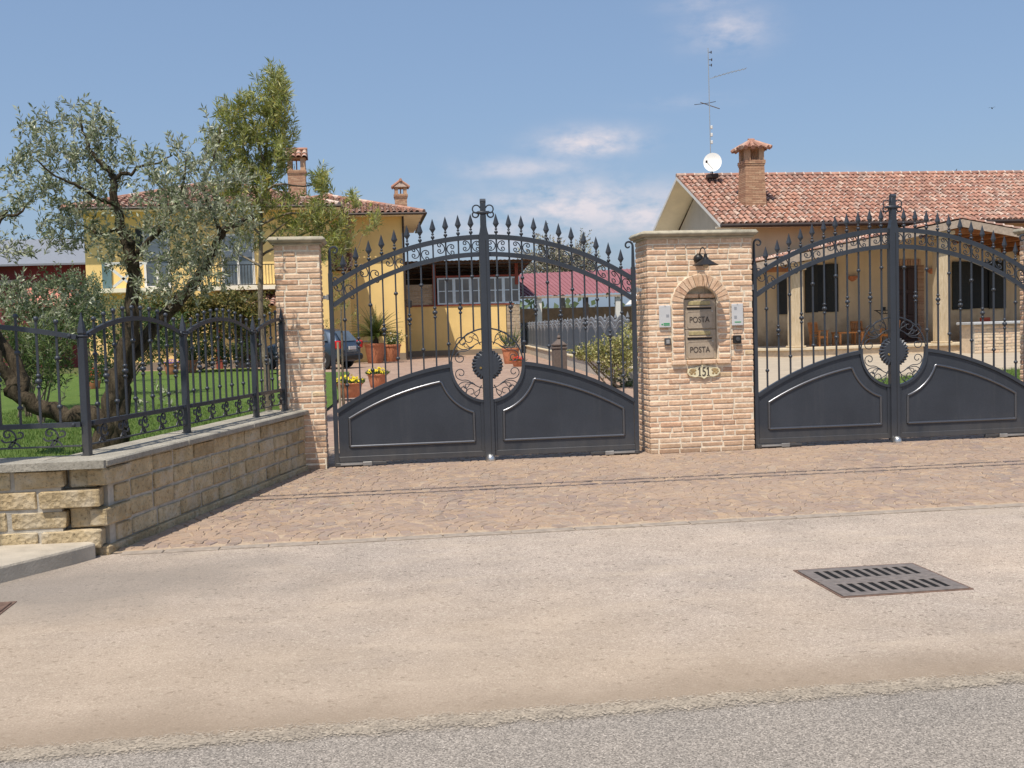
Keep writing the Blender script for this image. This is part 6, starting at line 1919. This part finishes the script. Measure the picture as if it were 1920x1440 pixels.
for px, py, rx, ry, dens in ((1105, 268, 85, 24, 1.5), (1365, 58, 70, 34, 0.75), (985, 316, 120, 20, 0.7), (1085, 385, 170, 42, 1.3), (1210, 400, 150, 45, 1.15),
                             (1320, 8, 70, 14, 0.45), (1290, 190, 90, 12, .25), (990, 420, 200, 60, .9), (1500, 340, 120, 20, .2)):
    d = FWD + RGT * ((px - 960) / F) + UPV * ((720 - py) / F); d.normalize()
    a0, e0 = math.atan2(d.x, d.y), math.asin(d.z)
    u_ = wmath('MULTIPLY', wmath('SUBTRACT', az, a0), F / rx); v_ = wmath('MULTIPLY', wmath('SUBTRACT', el, e0), F / ry)
    r2 = wmath('ADD', wmath('MULTIPLY', u_, u_), wmath('MULTIPLY', v_, v_))
    g = wmath('MULTIPLY', wmath('POWER', 2.718, wmath('MULTIPLY', r2, -1.0)), dens)
    cloud = g if cloud is None else wmath('MAXIMUM', cloud, g)
nn = wmath('ADD', wmath('MULTIPLY', nz.outputs['Fac'], 0.9), wmath('MULTIPLY', nz2.outputs['Fac'], 0.5))
cm = wmath('MULTIPLY', cloud, wmath('MULTIPLY_ADD', wmath('SUBTRACT', nn, 0.70), 3.2, 0.55, clamp=True))
cm = wmath('MULTIPLY', cm, 0.9, clamp=True)
tint = wn('ShaderNodeMix', data_type='RGBA', blend_type='MULTIPLY'); tint.inputs[0].default_value = 1.0
nt.links.new(sky.outputs[0], tint.inputs[6]); tint.inputs[7].default_value = (SKYTINT[0], SKYTINT[1], SKYTINT[2], 1)
flat = wn('ShaderNodeMix', data_type='RGBA'); flat.inputs[0].default_value = 0.42; nt.links.new(tint.outputs[2], flat.inputs[6]); flat.inputs[7].default_value = (2.25, 3.4, 5.4, 1)
mx = wn('ShaderNodeMix', data_type='RGBA'); nt.links.new(cm, mx.inputs[0]); nt.links.new(flat.outputs[2], mx.inputs[6]); mx.inputs[7].default_value = (CLOUD[0], CLOUD[1], CLOUD[2], 1)
nt.links.new(mx.outputs[2], bg.inputs['Color']); bg.inputs['Strength'].default_value = SKYSTR
sl = bpy.data.lights.new('sun', 'SUN'); so = bpy.data.objects.new('sun', sl); COL.objects.link(so)
sl.energy = SUNSTR; sl.angle = math.radians(0.53); sl.color = (1.0, 0.93, 0.82)
so.rotation_euler = (-SUN_FROM).to_track_quat('-Z', 'Y').to_euler(); so.location = (-8, -12, 30)

scene.view_settings.view_transform = 'Standard'; scene.view_settings.look = 'None'
scene.view_settings.exposure = 0; scene.view_settings.gamma = 1
scene.render.engine = 'CYCLES'
scene.cycles.use_denoising = True
scene.cycles.max_bounces = 6; scene.cycles.diffuse_bounces = 3; scene.cycles.transmission_bounces = 4; scene.cycles.transparent_max_bounces = 8
scene.cycles.sample_clamp_indirect = 8
